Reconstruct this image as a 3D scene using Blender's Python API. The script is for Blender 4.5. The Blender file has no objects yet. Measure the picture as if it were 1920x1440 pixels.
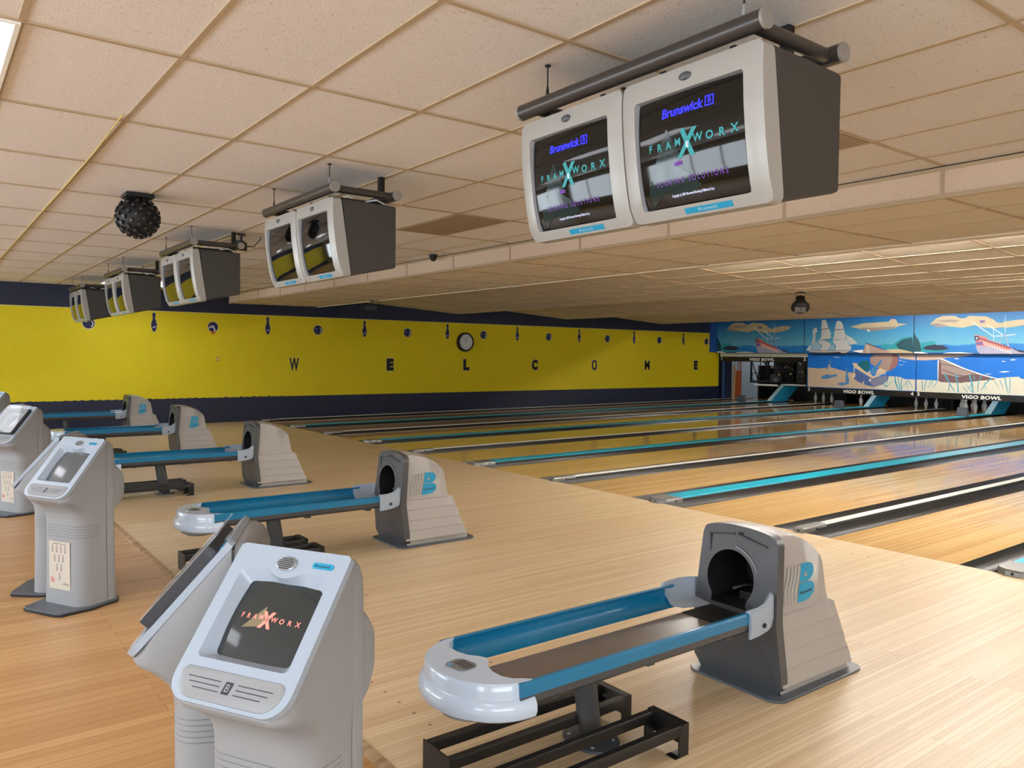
import bpy, bmesh, math, random
from mathutils import Vector, Matrix, noise
from math import sin, cos, pi, radians
random.seed(7)
S = bpy.context.scene
COL = S.collection
PW = 3.45            # width of one pair of lanes
CEIL = 2.881

# ---------------------------------------------------------------- camera
cam = bpy.data.objects.new('camera', bpy.data.cameras.new('camera'))
COL.objects.link(cam)
cam.data.sensor_width = 36.0
cam.data.lens = 36.0 * 1471.476 / 1920.0
cam.data.clip_start = 0.05
_yaw, _pit, _rol = 0.92224, -0.035563, 0.010422
_f = Vector((-sin(_yaw) * cos(_pit), cos(_yaw) * cos(_pit), sin(_pit)))
_r = Vector((cos(_yaw), sin(_yaw), 0)); _u = _r.cross(_f)
_r2 = _r * cos(_rol) + _u * sin(_rol); _u2 = _u * cos(_rol) - _r * sin(_rol)
cam.matrix_world = Matrix(((_r2.x, _u2.x, -_f.x, 17.8126), (_r2.y, _u2.y, -_f.y, -6.3219), (_r2.z, _u2.z, -_f.z, 1.5556), (0, 0, 0, 1)))
S.camera = cam

# ---------------------------------------------------------------- world, colour management
w = bpy.data.worlds.new('world'); S.world = w; w.use_nodes = True
w.node_tree.nodes['Background'].inputs[0].default_value = (0.82, 0.92, 1.0, 1)
w.node_tree.nodes['Background'].inputs[1].default_value = 9.0
S.view_settings.view_transform = 'Standard'
S.view_settings.look = 'None'
S.view_settings.exposure = 0.08
S.view_settings.gamma = 1.0
S.view_settings.use_curve_mapping = False
S.cycles.use_denoising = True
S.cycles.max_bounces = 7
S.cycles.diffuse_bounces = 4
S.cycles.glossy_bounces = 4
S.cycles.sample_clamp_indirect = 4.0
TROFFER = 5.0        # radiance of a ceiling light lens
COVE = 310.0          # radiance of the tubes behind the ceiling steps

# ---------------------------------------------------------------- materials
def lin(c):
    return tuple((x / 12.92 if x <= 0.04045 else ((x + 0.055) / 1.055) ** 2.4) for x in c)
def rgb(h):
    return lin(tuple(int(h[i:i + 2], 16) / 255 for i in (0, 2, 4))) + (1,)
MATS = {}
def mat(name, hexc, rough=0.5, metal=0.0, spec=0.5, emit=0.0, bump=0.0, bscale=300, coat=0.0, vary=0.0, vscale=8):
    if name in MATS: return MATS[name]
    m = bpy.data.materials.new(name); m.use_nodes = True
    nt = m.node_tree; b = nt.nodes['Principled BSDF']
    c = rgb(hexc)
    b.inputs['Base Color'].default_value = c
    b.inputs['Roughness'].default_value = rough
    b.inputs['Metallic'].default_value = metal
    b.inputs['Specular IOR Level'].default_value = spec
    b.inputs['Coat Weight'].default_value = coat
    b.inputs['Coat Roughness'].default_value = 0.08
    if emit:
        b.inputs['Emission Color'].default_value = c
        b.inputs['Emission Strength'].default_value = emit
    tc = nt.nodes.new('ShaderNodeTexCoord')
    nz = nt.nodes.new('ShaderNodeTexNoise'); nz.inputs['Scale'].default_value = vscale; nz.inputs['Detail'].default_value = 4
    nt.links.new(tc.outputs['Object'], nz.inputs['Vector'])
    mx = nt.nodes.new('ShaderNodeMix'); mx.data_type = 'RGBA'; mx.blend_type = 'MULTIPLY'
    mx.inputs[0].default_value = vary
    mx.inputs[6].default_value = c
    nt.links.new(nz.outputs['Color'], mx.inputs[7])
    if vary and not emit: nt.links.new(mx.outputs[2], b.inputs['Base Color'])
    if bump:
        n2 = nt.nodes.new('ShaderNodeTexNoise'); n2.inputs['Scale'].default_value = bscale
        nt.links.new(tc.outputs['Object'], n2.inputs['Vector'])
        bp = nt.nodes.new('ShaderNodeBump'); bp.inputs['Strength'].default_value = bump; bp.inputs['Distance'].default_value = 0.01
        nt.links.new(n2.outputs['Fac'], bp.inputs['Height']); nt.links.new(bp.outputs[0], b.inputs['Normal'])
    MATS[name] = m
    return m
def N(nt, t, **k):
    n = nt.nodes.new(t)
    for a, v in k.items(): setattr(n, a, v)
    return n
def wood(name, c1, c2, c3, board=0.1, blen=1.2, rough=0.3, spec=0.5, gap=0.0, grain=0.35):
    """boards running along world Y"""
    m = bpy.data.materials.new(name); m.use_nodes = True; nt = m.node_tree; b = nt.nodes['Principled BSDF']; L = nt.links.new
    tc = N(nt, 'ShaderNodeTexCoord'); sp = N(nt, 'ShaderNodeSeparateXYZ'); L(tc.outputs['Object'], sp.inputs[0])
    cb = N(nt, 'ShaderNodeCombineXYZ'); L(sp.outputs['Y'], cb.inputs[0]); L(sp.outputs['X'], cb.inputs[1])
    br = N(nt, 'ShaderNodeTexBrick'); br.offset = 0.37; br.offset_frequency = 2
    br.inputs['Scale'].default_value = 1.0; br.inputs['Brick Width'].default_value = blen; br.inputs['Row Height'].default_value = board
    br.inputs['Mortar Size'].default_value = gap; br.inputs['Mortar Smooth'].default_value = 0.1; br.inputs['Bias'].default_value = 0
    br.inputs['Color1'].default_value = rgb(c1); br.inputs['Color2'].default_value = rgb(c2); br.inputs['Mortar'].default_value = rgb(c3)
    L(cb.outputs[0], br.inputs['Vector'])
    mp = N(nt, 'ShaderNodeMapping'); mp.inputs['Scale'].default_value = (55.0, 0.45, 1.0); L(tc.outputs['Object'], mp.inputs['Vector'])
    nz = N(nt, 'ShaderNodeTexNoise'); nz.inputs['Scale'].default_value = 1.6; nz.inputs['Detail'].default_value = 6; nz.inputs['Roughness'].default_value = 0.65
    L(mp.outputs[0], nz.inputs['Vector'])
    rp = N(nt, 'ShaderNodeValToRGB'); rp.color_ramp.elements[0].position = 0.3; rp.color_ramp.elements[1].position = 0.7
    rp.color_ramp.elements[0].color = (0.62, 0.56, 0.5, 1); rp.color_ramp.elements[1].color = (1.1, 1.08, 1.05, 1)
    L(nz.outputs['Fac'], rp.inputs[0])
    mx = N(nt, 'ShaderNodeMix', data_type='RGBA', blend_type='MULTIPLY'); mx.inputs[0].default_value = grain
    L(br.outputs['Color'], mx.inputs[6]); L(rp.outputs[0], mx.inputs[7]); L(mx.outputs[2], b.inputs['Base Color'])
    b.inputs['Roughness'].default_value = rough; b.inputs['Specular IOR Level'].default_value = spec
    MATS[name] = m
    return m
def tile_mat(name, hexc, fissure=True):
    """mineral fibre ceiling tile with small fissures"""
    m = bpy.data.materials.new(name); m.use_nodes = True; nt = m.node_tree; b = nt.nodes['Principled BSDF']; L = nt.links.new
    tc = N(nt, 'ShaderNodeTexCoord')
    mp = N(nt, 'ShaderNodeMapping'); mp.inputs['Scale'].default_value = (95, 50, 95); mp.inputs['Rotation'].default_value = (0, 0, 0.5); L(tc.outputs['Object'], mp.inputs['Vector'])
    nz = N(nt, 'ShaderNodeTexNoise'); nz.inputs['Scale'].default_value = 1.0; nz.inputs['Detail'].default_value = 2.0; nz.inputs['Distortion'].default_value = 1.2
    L(mp.outputs[0], nz.inputs['Vector'])
    rp = N(nt, 'ShaderNodeValToRGB'); e = rp.color_ramp.elements
    e[0].position = 0.31; e[0].color = (0.42, 0.36, 0.3, 1); e[1].position = 0.37; e[1].color = (1, 1, 1, 1)
    L(nz.outputs['Fac'], rp.inputs[0])
    n2 = N(nt, 'ShaderNodeTexNoise'); n2.inputs['Scale'].default_value = 160; L(tc.outputs['Object'], n2.inputs['Vector'])
    n4 = N(nt, 'ShaderNodeTexNoise'); n4.inputs['Scale'].default_value = 0.7; n4.inputs['Detail'].default_value = 3; L(tc.outputs['Object'], n4.inputs['Vector'])
    r4 = N(nt, 'ShaderNodeValToRGB'); r4.color_ramp.elements[0].color = (0.93, 0.9, 0.85, 1); r4.color_ramp.elements[1].color = (1, 1, 1, 1)
    L(n4.outputs['Fac'], r4.inputs[0])
    mx = N(nt, 'ShaderNodeMix', data_type='RGBA', blend_type='MULTIPLY'); mx.inputs[0].default_value = 0.5 if fissure else 0.2
    mx.inputs[6].default_value = rgb(hexc); L(rp.outputs[0], mx.inputs[7])
    m2 = N(nt, 'ShaderNodeMix', data_type='RGBA', blend_type='MULTIPLY'); m2.inputs[0].default_value = 1.0
    L(mx.outputs[2], m2.inputs[6]); L(r4.outputs[0], m2.inputs[7]); L(m2.outputs[2], b.inputs['Base Color'])
    bp = N(nt, 'ShaderNodeBump'); bp.inputs['Strength'].default_value = 0.4; bp.inputs['Distance'].default_value = 0.004
    L(n2.outputs['Fac'], bp.inputs['Height']); L(bp.outputs[0], b.inputs['Normal'])
    b.inputs['Roughness'].default_value = 0.95; b.inputs['Specular IOR Level'].default_value = 0.1
    MATS[name] = m
    return m
def gradient_z(name, stops, z0, z1):
    """a painted vertical gradient (the mural's own sky paint), by object Z"""
    m = bpy.data.materials.new(name); m.use_nodes = True; nt = m.node_tree; b = nt.nodes['Principled BSDF']; L = nt.links.new
    tc = N(nt, 'ShaderNodeTexCoord'); sp = N(nt, 'ShaderNodeSeparateXYZ'); L(tc.outputs['Object'], sp.inputs[0])
    mr = N(nt, 'ShaderNodeMapRange'); mr.inputs[1].default_value = z0; mr.inputs[2].default_value = z1
    L(sp.outputs['Z'], mr.inputs[0])
    nz = N(nt, 'ShaderNodeTexNoise'); nz.inputs['Scale'].default_value = 2.5; L(tc.outputs['Object'], nz.inputs['Vector'])
    ad = N(nt, 'ShaderNodeMath', operation='MULTIPLY_ADD'); ad.inputs[1].default_value = 0.12; L(nz.outputs['Fac'], ad.inputs[0]); L(mr.outputs[0], ad.inputs[2])
    rp = N(nt, 'ShaderNodeValToRGB'); els = rp.color_ramp.elements
    els[0].position = stops[0][0] + 0.06; els[0].color = rgb(stops[0][1]); els[1].position = min(1, stops[-1][0] + 0.06); els[1].color = rgb(stops[-1][1])
    for pz, c in stops[1:-1]:
        x = els.new(min(1, pz + 0.06)); x.color = rgb(c)
    L(ad.outputs[0], rp.inputs[0]); L(rp.outputs[0], b.inputs['Base Color'])
    b.inputs['Roughness'].default_value = 0.5
    MATS[name] = m
    return m
def glass_mat(name, tint='ffffff', rough=0.02):
    m = bpy.data.materials.new(name); m.use_nodes = True; nt = m.node_tree; b = nt.nodes['Principled BSDF']
    b.inputs['Base Color'].default_value = rgb(tint); b.inputs['Roughness'].default_value = rough
    b.inputs['Alpha'].default_value = 0.22; b.inputs['Specular IOR Level'].default_value = 1.0
    MATS[name] = m
    return m

M = {}
M['ceil'] = tile_mat('ceiling_tile', 'e9e5e4')
M['ceil_low'] = tile_mat('lower_ceiling_tile', 'e8ddca')
M['soffit'] = tile_mat('soffit_tile', 'dccab8')
M['grid'] = mat('ceiling_grid_metal', 'b5a083', 0.45)
M['lam'] = wood('laminate_planks', 'cba26f', 'b88c5b', '7a4a2a', board=0.07, blen=1.25, rough=0.34, gap=0.0012, grain=0.65)
M['appr'] = wood('maple_approach', 'dcc6a3', 'ccb18a', 'a8875f', board=0.026, blen=2.2, rough=0.4, gap=0.0006, grain=0.45)
M['lane'] = wood('maple_lane', 'e8c48c', 'd2a86f', '98744a', board=0.027, blen=3.0, rough=0.07, spec=0.8, gap=0.0006, grain=0.55)
M['trimwood'] = wood('worn_edge_wood', 'b79a78', '8f7352', '6d4d33', board=0.03, blen=0.5, rough=0.5)
M['yellow'] = mat('yellow_paint', 'e4cf00', 0.62, bump=0.5, bscale=45, vary=0.12, vscale=3)
M['navy'] = mat('navy_paint', '17203c', 0.55, bump=0.4, bscale=45)
M['bluepaint'] = mat('royal_blue_paint', '1c50a0', 0.5)
M['wall'] = mat('beige_wall_paint', 'b8a98f', 0.7)
M['carpetdark'] = mat('dark_floor_base', '2a2622', 0.8)
M['light'] = mat('light_lens', 'f3f6ff', 0.5, emit=TROFFER)
M['tube'] = mat('cove_tube', 'fffaf2', 0.5, emit=COVE)
M['addedtube'] = mat('added_pin_light', 'fff4e0', 0.5, emit=16.0)  # glow of the tubes added to brighten the pins
M['shell'] = mat('light_grey_plastic', '8b8d90', 0.42, bump=0.12, bscale=700, vary=0.06)
M['bezel'] = mat('pale_grey_plastic', '9ba7b5', 0.28, vary=0.05)
M['bezelm'] = mat('monitor_bezel_plastic', 'a2a09c', 0.3, vary=0.05)
M['groove'] = mat('groove_shadow_grey', '6f7174', 0.5)
M['white'] = mat('white_gloss_plastic', 'b9c8da', 0.16, coat=0.3)
M['greyp'] = mat('dark_grey_plastic', '44464a', 0.32, vary=0.08)
M['hoodside'] = mat('putty_grey_plastic', 'a39e98', 0.42, bump=0.1, bscale=500, vary=0.05)
M['cab'] = mat('charcoal_cabinet', '3a3937', 0.55, bump=0.25, bscale=500)
M['pipe'] = mat('dark_bronze_pipe', '3e3a38', 0.3, metal=0.2)
M['pipecap'] = mat('grey_pipe_cap', '8b8783', 0.4)
M['teal'] = mat('teal_plastic', '0a6e98', 0.3, coat=0.2)
M['tealcap'] = mat('teal_capping', '10a3bd', 0.35)
M['whitecap'] = mat('white_capping', 'd8d6cf', 0.35)
M['gutter'] = mat('black_gutter', '211f1d', 0.3)
M['blackm'] = mat('black_steel', '0b0b0c', 0.4)
M['black'] = mat('matte_black', '0c0c0d', 0.6)
M['silver'] = mat('silver_plastic', '8f9499', 0.28, metal=0.5)
M['castm'] = mat('cast_aluminium', '93928f', 0.42, metal=0.55, vary=0.3, vscale=40)
M['badge'] = mat('teal_badge', '1b8fb8', 0.35)
M['badget'] = mat('badge_lettering', '9fc3d2', 0.4)
M['plate'] = mat('brown_grey_bed', '6d6157', 0.3, vary=0.1)
M['flange'] = mat('slate_base_plate', '4d525b', 0.35)
M['screen'] = mat('dark_crt_glass', '080b0a', 0.05, spec=0.45)
M['screen3'] = mat('grey_crt_glass', '2c3132', 0.08, spec=0.5)
M['screen2'] = mat('dusty_crt_glass', '4b5054', 0.12, spec=0.9)
M['glass'] = glass_mat('clear_acrylic', 'dfe4ea')
M['blue_e'] = mat('screen_blue', '2323e8', 0.5, emit=1.0)
M['teal_e'] = mat('screen_teal', '1d8388', 0.5, emit=0.32)
M['teal_d'] = mat('screen_dim_teal', '12292b', 0.1, emit=0.06)
M['purp_e'] = mat('screen_purple', '6a35a0', 0.5, emit=0.35)
M['white_e'] = mat('screen_white', 'd8e0ff', 0.5, emit=0.6)
M['red_e'] = mat('screen_salmon', 'e8796c', 0.5, emit=0.8)
M['ochre_e'] = mat('screen_ochre', '6e6248', 0.5, emit=0.35)
M['inkdark'] = mat('dark_ink', '2a2c33', 0.5)
M['paper'] = mat('paper_sheet', 'bfb5a8', 0.7, vary=0.12, vscale=25)
M['inkred'] = mat('faded_red_ink', 'b98078', 0.7)
M['pinw'] = mat('pin_white', 'd9d8d2', 0.22, coat=0.4)
M['pinr'] = mat('pin_stripe', '30282a', 0.4)
M['lettr'] = mat('white_letters', 'f2f2ee', 0.5)
M['signblack'] = mat('black_sign_strip', '0b0b0c', 0.45)
M['navyd'] = mat('decal_navy', '101a4a', 0.45)
M['decblack'] = mat('letter_black', '121016', 0.6)
M['halo'] = mat('decal_edge_cream', 'cfc68a', 0.6)
M['orange'] = mat('orange_panel', 'b8551c', 0.5)
M['backwall'] = mat('backroom_paint', '9aa7b4', 0.7)
M['plywood'] = mat('raw_plank', 'c2a27f', 0.6, vary=0.3, vscale=20)
M['chrome'] = mat('bright_metal', 'c9ced2', 0.22, metal=0.9)
M['clockface'] = mat('clock_dial', 'd4dadd', 0.3)
M['switch'] = mat('cream_switch', 'c9a62c', 0.5)
M['yellowcable'] = mat('yellow_cable', 'c2ab62', 0.5)
M['chute'] = mat('blue_chute_plastic', '2aa0cf', 0.3, vary=0.2)
M['chuteedge'] = mat('lit_chute_blue', 'b9dfee', 0.3)  # chute blue paled to stand for light on the slope face
M['redlamp'] = mat('unlit_red_lamp', '4c1216', 0.3)
M['bluedisc'] = mat('blue_button', '2a8ed0', 0.3)
M['vent'] = mat('vent_panel', 'a08d75', 0.6)
ARTC = dict(cloud='b9aa8c', cloud2='8f8480', teal='1f8f9c', navy='14213f', dgreen='0c4650', white='f0f0ea', purple='6a5a8e', wood='9c9cb4',
            red='d8706a', cream='f4dccb', grey='7f97b8', sail='c2c4c2', sail2='8fb0c4', brownish='6a4a42', sand='c9b39a', palesand='d5d3c2', sandpink='c8b0a2',
            chest='a88f84', chest2='b8a79a', chestred='9a6a68', chestblue='48639f', chestgrey='7c7f9c', ballteal='0f6478', pinblue='4a86bf', coin='dcc6a8',
            grass='3f9fb8', boat='a08d88', boatdark='6b5054', boatline='574a52')
for k_, v_ in ARTC.items(): M['a_' + k_] = mat('mural_' + k_, v_, 0.55)
M['sky'] = gradient_z('mural_sky', [(0.0, '0f6cb8'), (0.2, '1174be'), (0.235, '5aa2c0'), (0.55, '3c8fbd'), (1.0, '125f9f')], 1.75, 2.85)
M['water'] = mat('mural_water', '0b6fd0', 0.5)

# ---------------------------------------------------------------- mesh helpers
class G:
    def __init__(s): s.bm = bmesh.new(); s.ms = []
    def mi(s, m):
        m = M[m] if isinstance(m, str) else m
        if m not in s.ms: s.ms.append(m)
        return s.ms.index(m)
    def face(s, vs, i, smooth=None):
        try: f = s.bm.faces.new(vs)
        except ValueError: return None
        f.material_index = i
        return f
    def box(s, x0, y0, z0, x1, y1, z1, m):
        i = s.mi(m); v = [s.bm.verts.new((x, y, z)) for z in (z0, z1) for y in (y0, y1) for x in (x0, x1)]
        for q in ((0, 2, 3, 1), (4, 5, 7, 6), (0, 1, 5, 4), (2, 6, 7, 3), (0, 4, 6, 2), (1, 3, 7, 5)): s.face([v[k] for k in q], i)
        return s
    def hexa(s, pts, m):
        """8 corners, ordered like box: z0(y0(x0,x1),y1(x0,x1)), z1(...)"""
        i = s.mi(m); v = [s.bm.verts.new(p) for p in pts]
        for q in ((0, 2, 3, 1), (4, 5, 7, 6), (0, 1, 5, 4), (2, 6, 7, 3), (0, 4, 6, 2), (1, 3, 7, 5)): s.face([v[k] for k in q], i)
        return s
    def prism(s, pts, axis, a, b, m, mend=None):
        i = s.mi(m); j = s.mi(mend) if mend else i
        def P(p, t):
            return {'x': (t, p[0], p[1]), 'y': (p[0], t, p[1]), 'z': (p[0], p[1], t)}[axis]
        va = [s.bm.verts.new(P(p, a)) for p in pts]; vb = [s.bm.verts.new(P(p, b)) for p in pts]
        n = len(pts)
        s.face(va, j); s.face(vb[::-1], j)
        for k in range(n): s.face([va[k], vb[k], vb[(k + 1) % n], va[(k + 1) % n]], i)
        return s
    def flat(s, pts3, m):
        s.face([s.bm.verts.new(p) for p in pts3], s.mi(m)); return s
    def loft(s, rings, m, cap=True, close=True):
        i = s.mi(m); R = [[s.bm.verts.new(p) for p in r] for r in rings]; n = len(R[0])
        for a, b in zip(R, R[1:]):
            for k in range(n if close else n - 1): s.face([a[k], a[(k + 1) % n], b[(k + 1) % n], b[k]], i)
        if cap: s.face(R[0][::-1], i); s.face(R[-1], i)
        return s
    def tube(s, path, r, m, seg=12, cap=True):
        path = [Vector(p) for p in path]; rings = []
        rr = r if isinstance(r, (list, tuple)) else [r] * len(path)
        for k, p in enumerate(path):
            d = (path[min(k + 1, len(path) - 1)] - path[max(k - 1, 0)]).normalized()
            a = d.orthogonal().normalized() if k == 0 else (a - d * a.dot(d)).normalized()
            b = d.cross(a)
            rings.append([p + (a * cos(t) + b * sin(t)) * rr[k] for t in [2 * pi * q / seg for q in range(seg)]])
        return s.loft(rings, m, cap)
    def lathe(s, prof, m, c=(0, 0, 0), seg=20, axis='z'):
        """prof: (radius, height, [material])"""
        R = []
        for p in prof:
            ring = []
            for k in range(seg):
                t = 2 * pi * k / seg; x, y, z = p[0] * cos(t), p[0] * sin(t), p[1]
                if axis == 'y': x, y, z = x, z, y
                if axis == 'x': x, y, z = z, x, y
                ring.append(s.bm.verts.new((c[0] + x, c[1] + y, c[2] + z)))
            R.append(ring)
        for q in range(len(R) - 1):
            i = s.mi(prof[q][2] if len(prof[q]) > 2 else m)
            for k in range(seg): s.face([R[q][k], R[q][(k + 1) % seg], R[q + 1][(k + 1) % seg], R[q + 1][k]], i)
        s.face(R[0][::-1], s.mi(m)); s.face(R[-1], s.mi(m))
        return s
    def tri(s, verts, faces, m):
        i = s.mi(m); v = [s.bm.verts.new(p) for p in verts]
        for f in faces: s.face([v[k] for k in f], i)
        return s
    def build(s, name, parent=None, bevel=0, seg=2, angle=35, loc=None, recalc=True):
        if recalc: bmesh.ops.recalc_face_normals(s.bm, faces=s.bm.faces)
        me = bpy.data.meshes.new(name); s.bm.to_mesh(me); s.bm.free()
        for m in s.ms: me.materials.append(m)
        for p in me.polygons: p.use_smooth = True
        me.set_sharp_from_angle(angle=radians(angle))
        o = bpy.data.objects.new(name, me); COL.objects.link(o)
        if bevel:
            b = o.modifiers.new('bevel', 'BEVEL'); b.width = bevel; b.segments = seg; b.limit_method = 'ANGLE'; b.angle_limit = radians(32); b.harden_normals = True
        if parent: o.parent = parent
        if loc: o.location = loc
        return o
def rrect(x0, x1, y0, y1, r, n=5):
    """rounded rectangle; r one radius or four (x1y0, x1y1, x0y1, x0y0)"""
    r = list(r) if isinstance(r, (list, tuple)) else [r] * 4
    out = []
    for (cx, cy, rr, a0) in ((x1 - r[0], y0 + r[0], r[0], -90), (x1 - r[1], y1 - r[1], r[1], 0), (x0 + r[2], y1 - r[2], r[2], 90), (x0 + r[3], y0 + r[3], r[3], 180)):
        for k in range(n + 1):
            a = radians(a0 + 90 * k / n); out.append((cx + rr * cos(a), cy + rr * sin(a)))
    return out
def circ(cx, cy, rx, ry=None, n=24):
    ry = rx if ry is None else ry
    return [(cx + rx * cos(2 * pi * k / n), cy + ry * sin(2 * pi * k / n)) for k in range(n)]
_tx = {}
def text_mesh(s, size=1.0, bold=0.0, shear=0.0, spacing=1.0, align='CENTER'):
    key = (s, bold, shear, spacing, align)
    if key not in _tx:
        c = bpy.data.curves.new('txt', 'FONT'); c.body = s; c.size = 1.0; c.align_x = align; c.align_y = 'CENTER'
        c.offset = bold; c.shear = shear; c.space_character = spacing; c.resolution_u = 3
        o = bpy.data.objects.new('txt', c); COL.objects.link(o)
        bpy.context.view_layer.update()
        dg = bpy.context.evaluated_depsgraph_get()
        me = bpy.data.meshes.new_from_object(o.evaluated_get(dg))
        _tx[key] = ([tuple(v.co) for v in me.vertices], [tuple(p.vertices) for p in me.polygons])
        bpy.data.objects.remove(o); bpy.data.meshes.remove(me); bpy.data.curves.remove(c)
    v, f = _tx[key]
    return [(x * size, y * size) for x, y, z in v], f
def put_text(g, s, m, fn, size, wid=None, hei=None, **k):
    """fn maps (x, y) on the sign to a 3-D point; wid/hei stretch the lettering to that size"""
    v, f = text_mesh(s, size, **k)
    if wid:
        a, b = min(p[0] for p in v), max(p[0] for p in v); sx = wid / (b - a); c = (a + b) / 2
        v = [((x - c) * sx, y) for x, y in v]
    if hei:
        a, b = min(p[1] for p in v), max(p[1] for p in v); sy = hei / (b - a); c = (a + b) / 2
        v = [(x, (y - c) * sy) for x, y in v]
    g.tri([fn(x, y) for x, y in v], f, m)
    return g
def tag(o, label, cat, group=None, kind=None):
    o['label'] = label; o['category'] = cat
    if group: o['group'] = group
    if kind: o['kind'] = kind
    return o
def thing(name, label, cat, loc=(0, 0, 0), rz=0, group=None):
    o = bpy.data.objects.new(name, None); COL.objects.link(o)
    o.location = loc; o.rotation_euler = (0, 0, rz); o.empty_display_size = 0.2
    return tag(o, label, cat, group)
def struct(o): o['kind'] = 'structure'; return o
def kids(o): return [c for c in bpy.data.objects if c.parent == o]
def dup(o, loc, rz=None, label=None, group=None, parent=None):
    c = o.copy(); COL.objects.link(c)
    if parent: c.parent = parent
    else:
        c.location = loc
        if rz is not None: c.rotation_euler = (0, 0, rz)
        if label: c['label'] = label
        if group: c['group'] = group
    for ch in kids(o): dup(ch, None, parent=c)
    return c

XL, XR = -0.12, 22.0
YF = -11.0            # wall behind the camera
SL = 0.0045          # the lane beds rise very slightly towards the pins

# ---------------------------------------------------------------- floors
g = G(); g.box(XL, YF, -0.06, XR, -4.93, -0.014, 'lam'); struct(g.build('floor'))
g = G(); g.box(XL, -4.905, -0.06, XR, -0.004, 0.0, 'appr')
for k in range(5):                                            # inlaid guide dots of the approaches
    for lx in (0.822, 2.628):
        for yy in (-4.62, -4.02, -0.35):
            for d in range(-3, 4):
                if yy == -4.02 and abs(d) > 2: continue
                g.prism(circ(k * PW + lx + d * 0.133, yy, 0.008, n=8), 'z', 0.0, 0.0006, 'a_chestred')
for (sx, sy, l) in ((16.9, -1.55, 0.03), (9.8, -3.6, 0.02), (13.9, -4.5, 0.015), (17.0, -3.2, 0.012), (11.2, -2.2, 0.02), (14.4, -2.6, 0.018), (6.9, -1.4, 0.03)):
    g.box(sx, sy, 0, sx + 0.008, sy + l, 0.0006, 'pinr')       # small scuffs
struct(g.build('floor'))
g = G(); g.prism([(-4.945, -0.014), (-4.945, -0.004), (-4.93, 0.003), (-4.905, 0.003), (-4.905, -0.06), (-4.945, -0.06)], 'x', XL, XR, 'trimwood'); struct(g.build('trim_1'))
g = G(); g.box(XL, -0.004, -0.3, XR, 21.6, -0.14, 'carpetdark'); g.box(XL, -0.02, -0.3, XR, -0.004, -0.001, 'black'); struct(g.build('floor'))

# ---------------------------------------------------------------- walls
g = G()
def wpan(y0, y1, z0, z1, m): g.flat([(XL, y0, z0), (XL, y1, z0), (XL, y1, z1), (XL, y0, z1)], m)
wpan(YF, 17.3, -0.3, 0.559, 'navy'); wpan(YF, 16.55, 0.559, 2.434, 'yellow'); wpan(16.55, 17.3, 0.559, 2.434, 'navy'); wpan(YF, 17.3, 2.434, 3.1, 'navy')
g.flat([(XL + .001, YF, 2.43), (XL + .001, 16.55, 2.43), (XL + .001, 16.55, 2.442), (XL + .001, YF, 2.442)], 'halo')
random.seed(3)
for k in range(60):                                            # brush marks along the lower edge of the yellow
    y = -9 + k * 0.16 + random.uniform(-.04, .04); h = random.uniform(0.004, 0.02)
    g.flat([(XL + 0.0015, y, 0.553), (XL + 0.0015, y + random.uniform(.03, .13), 0.553), (XL + 0.0015, y + 0.09, 0.559 + h), (XL + 0.0015, y + 0.02, 0.559 + h * .7)], 'navy')
g.box(XL - 0.15, YF, -0.3, XL - 0.001, 17.3, 3.1, 'navy')
struct(g.build('wall_left', recalc=False))
g = G(); g.box(XR, YF, -0.3, XR + 0.15, 21.6, 0.75, 'wall'); g.box(XR, YF, 2.45, XR + .15, 21.6, 3.1, 'wall'); g.box(XR, YF, .75, XR + .15, YF + .5, 2.45, 'wall'); g.box(XR, -5.0, .75, XR + .15, 21.6, 2.45, 'wall'); struct(g.build('wall_right'))
l = bpy.data.lights.new('window_portal', 'AREA'); l.shape = 'RECTANGLE'; l.size = 1.7; l.size_y = 5.5; l.cycles.is_portal = True
o = bpy.data.objects.new('window_portal', l); COL.objects.link(o); o.location = (XR + .12, -7.75, 1.6); o.rotation_euler = (0, radians(90), 0)
g = G()
for q in range(6): yy = YF + .5 + 5.5 * q / 5; g.box(XR + .04, yy - .03, .75, XR + .1, yy + .03, 2.45, 'lettr')
for z in (.75, 2.41): g.box(XR + .04, YF + .5, z, XR + .1, -5.0, z + .04, 'lettr')
struct(g.build('window_4'))  # unseen window band, added to throw more light on the ceiling
g = G(); g.box(-3.35, YF - .15, 3.1, XR + .15, 21.75, 3.2, 'wall'); struct(g.build('ceiling'))
g = G(); g.box(-3.2, 21.6, -0.3, XR, 21.75, 3.1, 'backwall'); struct(g.build('wall_back'))
g = G(); g.box(-3.35, 17.3, -0.3, -3.2, 21.75, 3.1, 'backwall'); g.box(-3.2, 17.15, -0.3, XL - 0.15, 17.3, 3.1, 'backwall'); g.box(-3.2, 17.3, -0.3, XL, 21.6, -0.14, 'carpetdark'); struct(g.build('wall_far_left'))
g = G(); g.box(XL, YF - .15, -0.3, XR, YF, 0.75, 'wall'); g.box(XL, YF - .15, 2.45, XR, YF, 3.1, 'wall')
WX = [(1, 6.5), (7.5, 13), (14, 20)]; x_ = XL
for a, b in WX: g.box(x_, YF - .15, .75, a, YF, 2.45, 'wall'); x_ = b
g.box(x_, YF - .15, .75, XR, YF, 2.45, 'wall'); struct(g.build('wall_front'))
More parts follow.
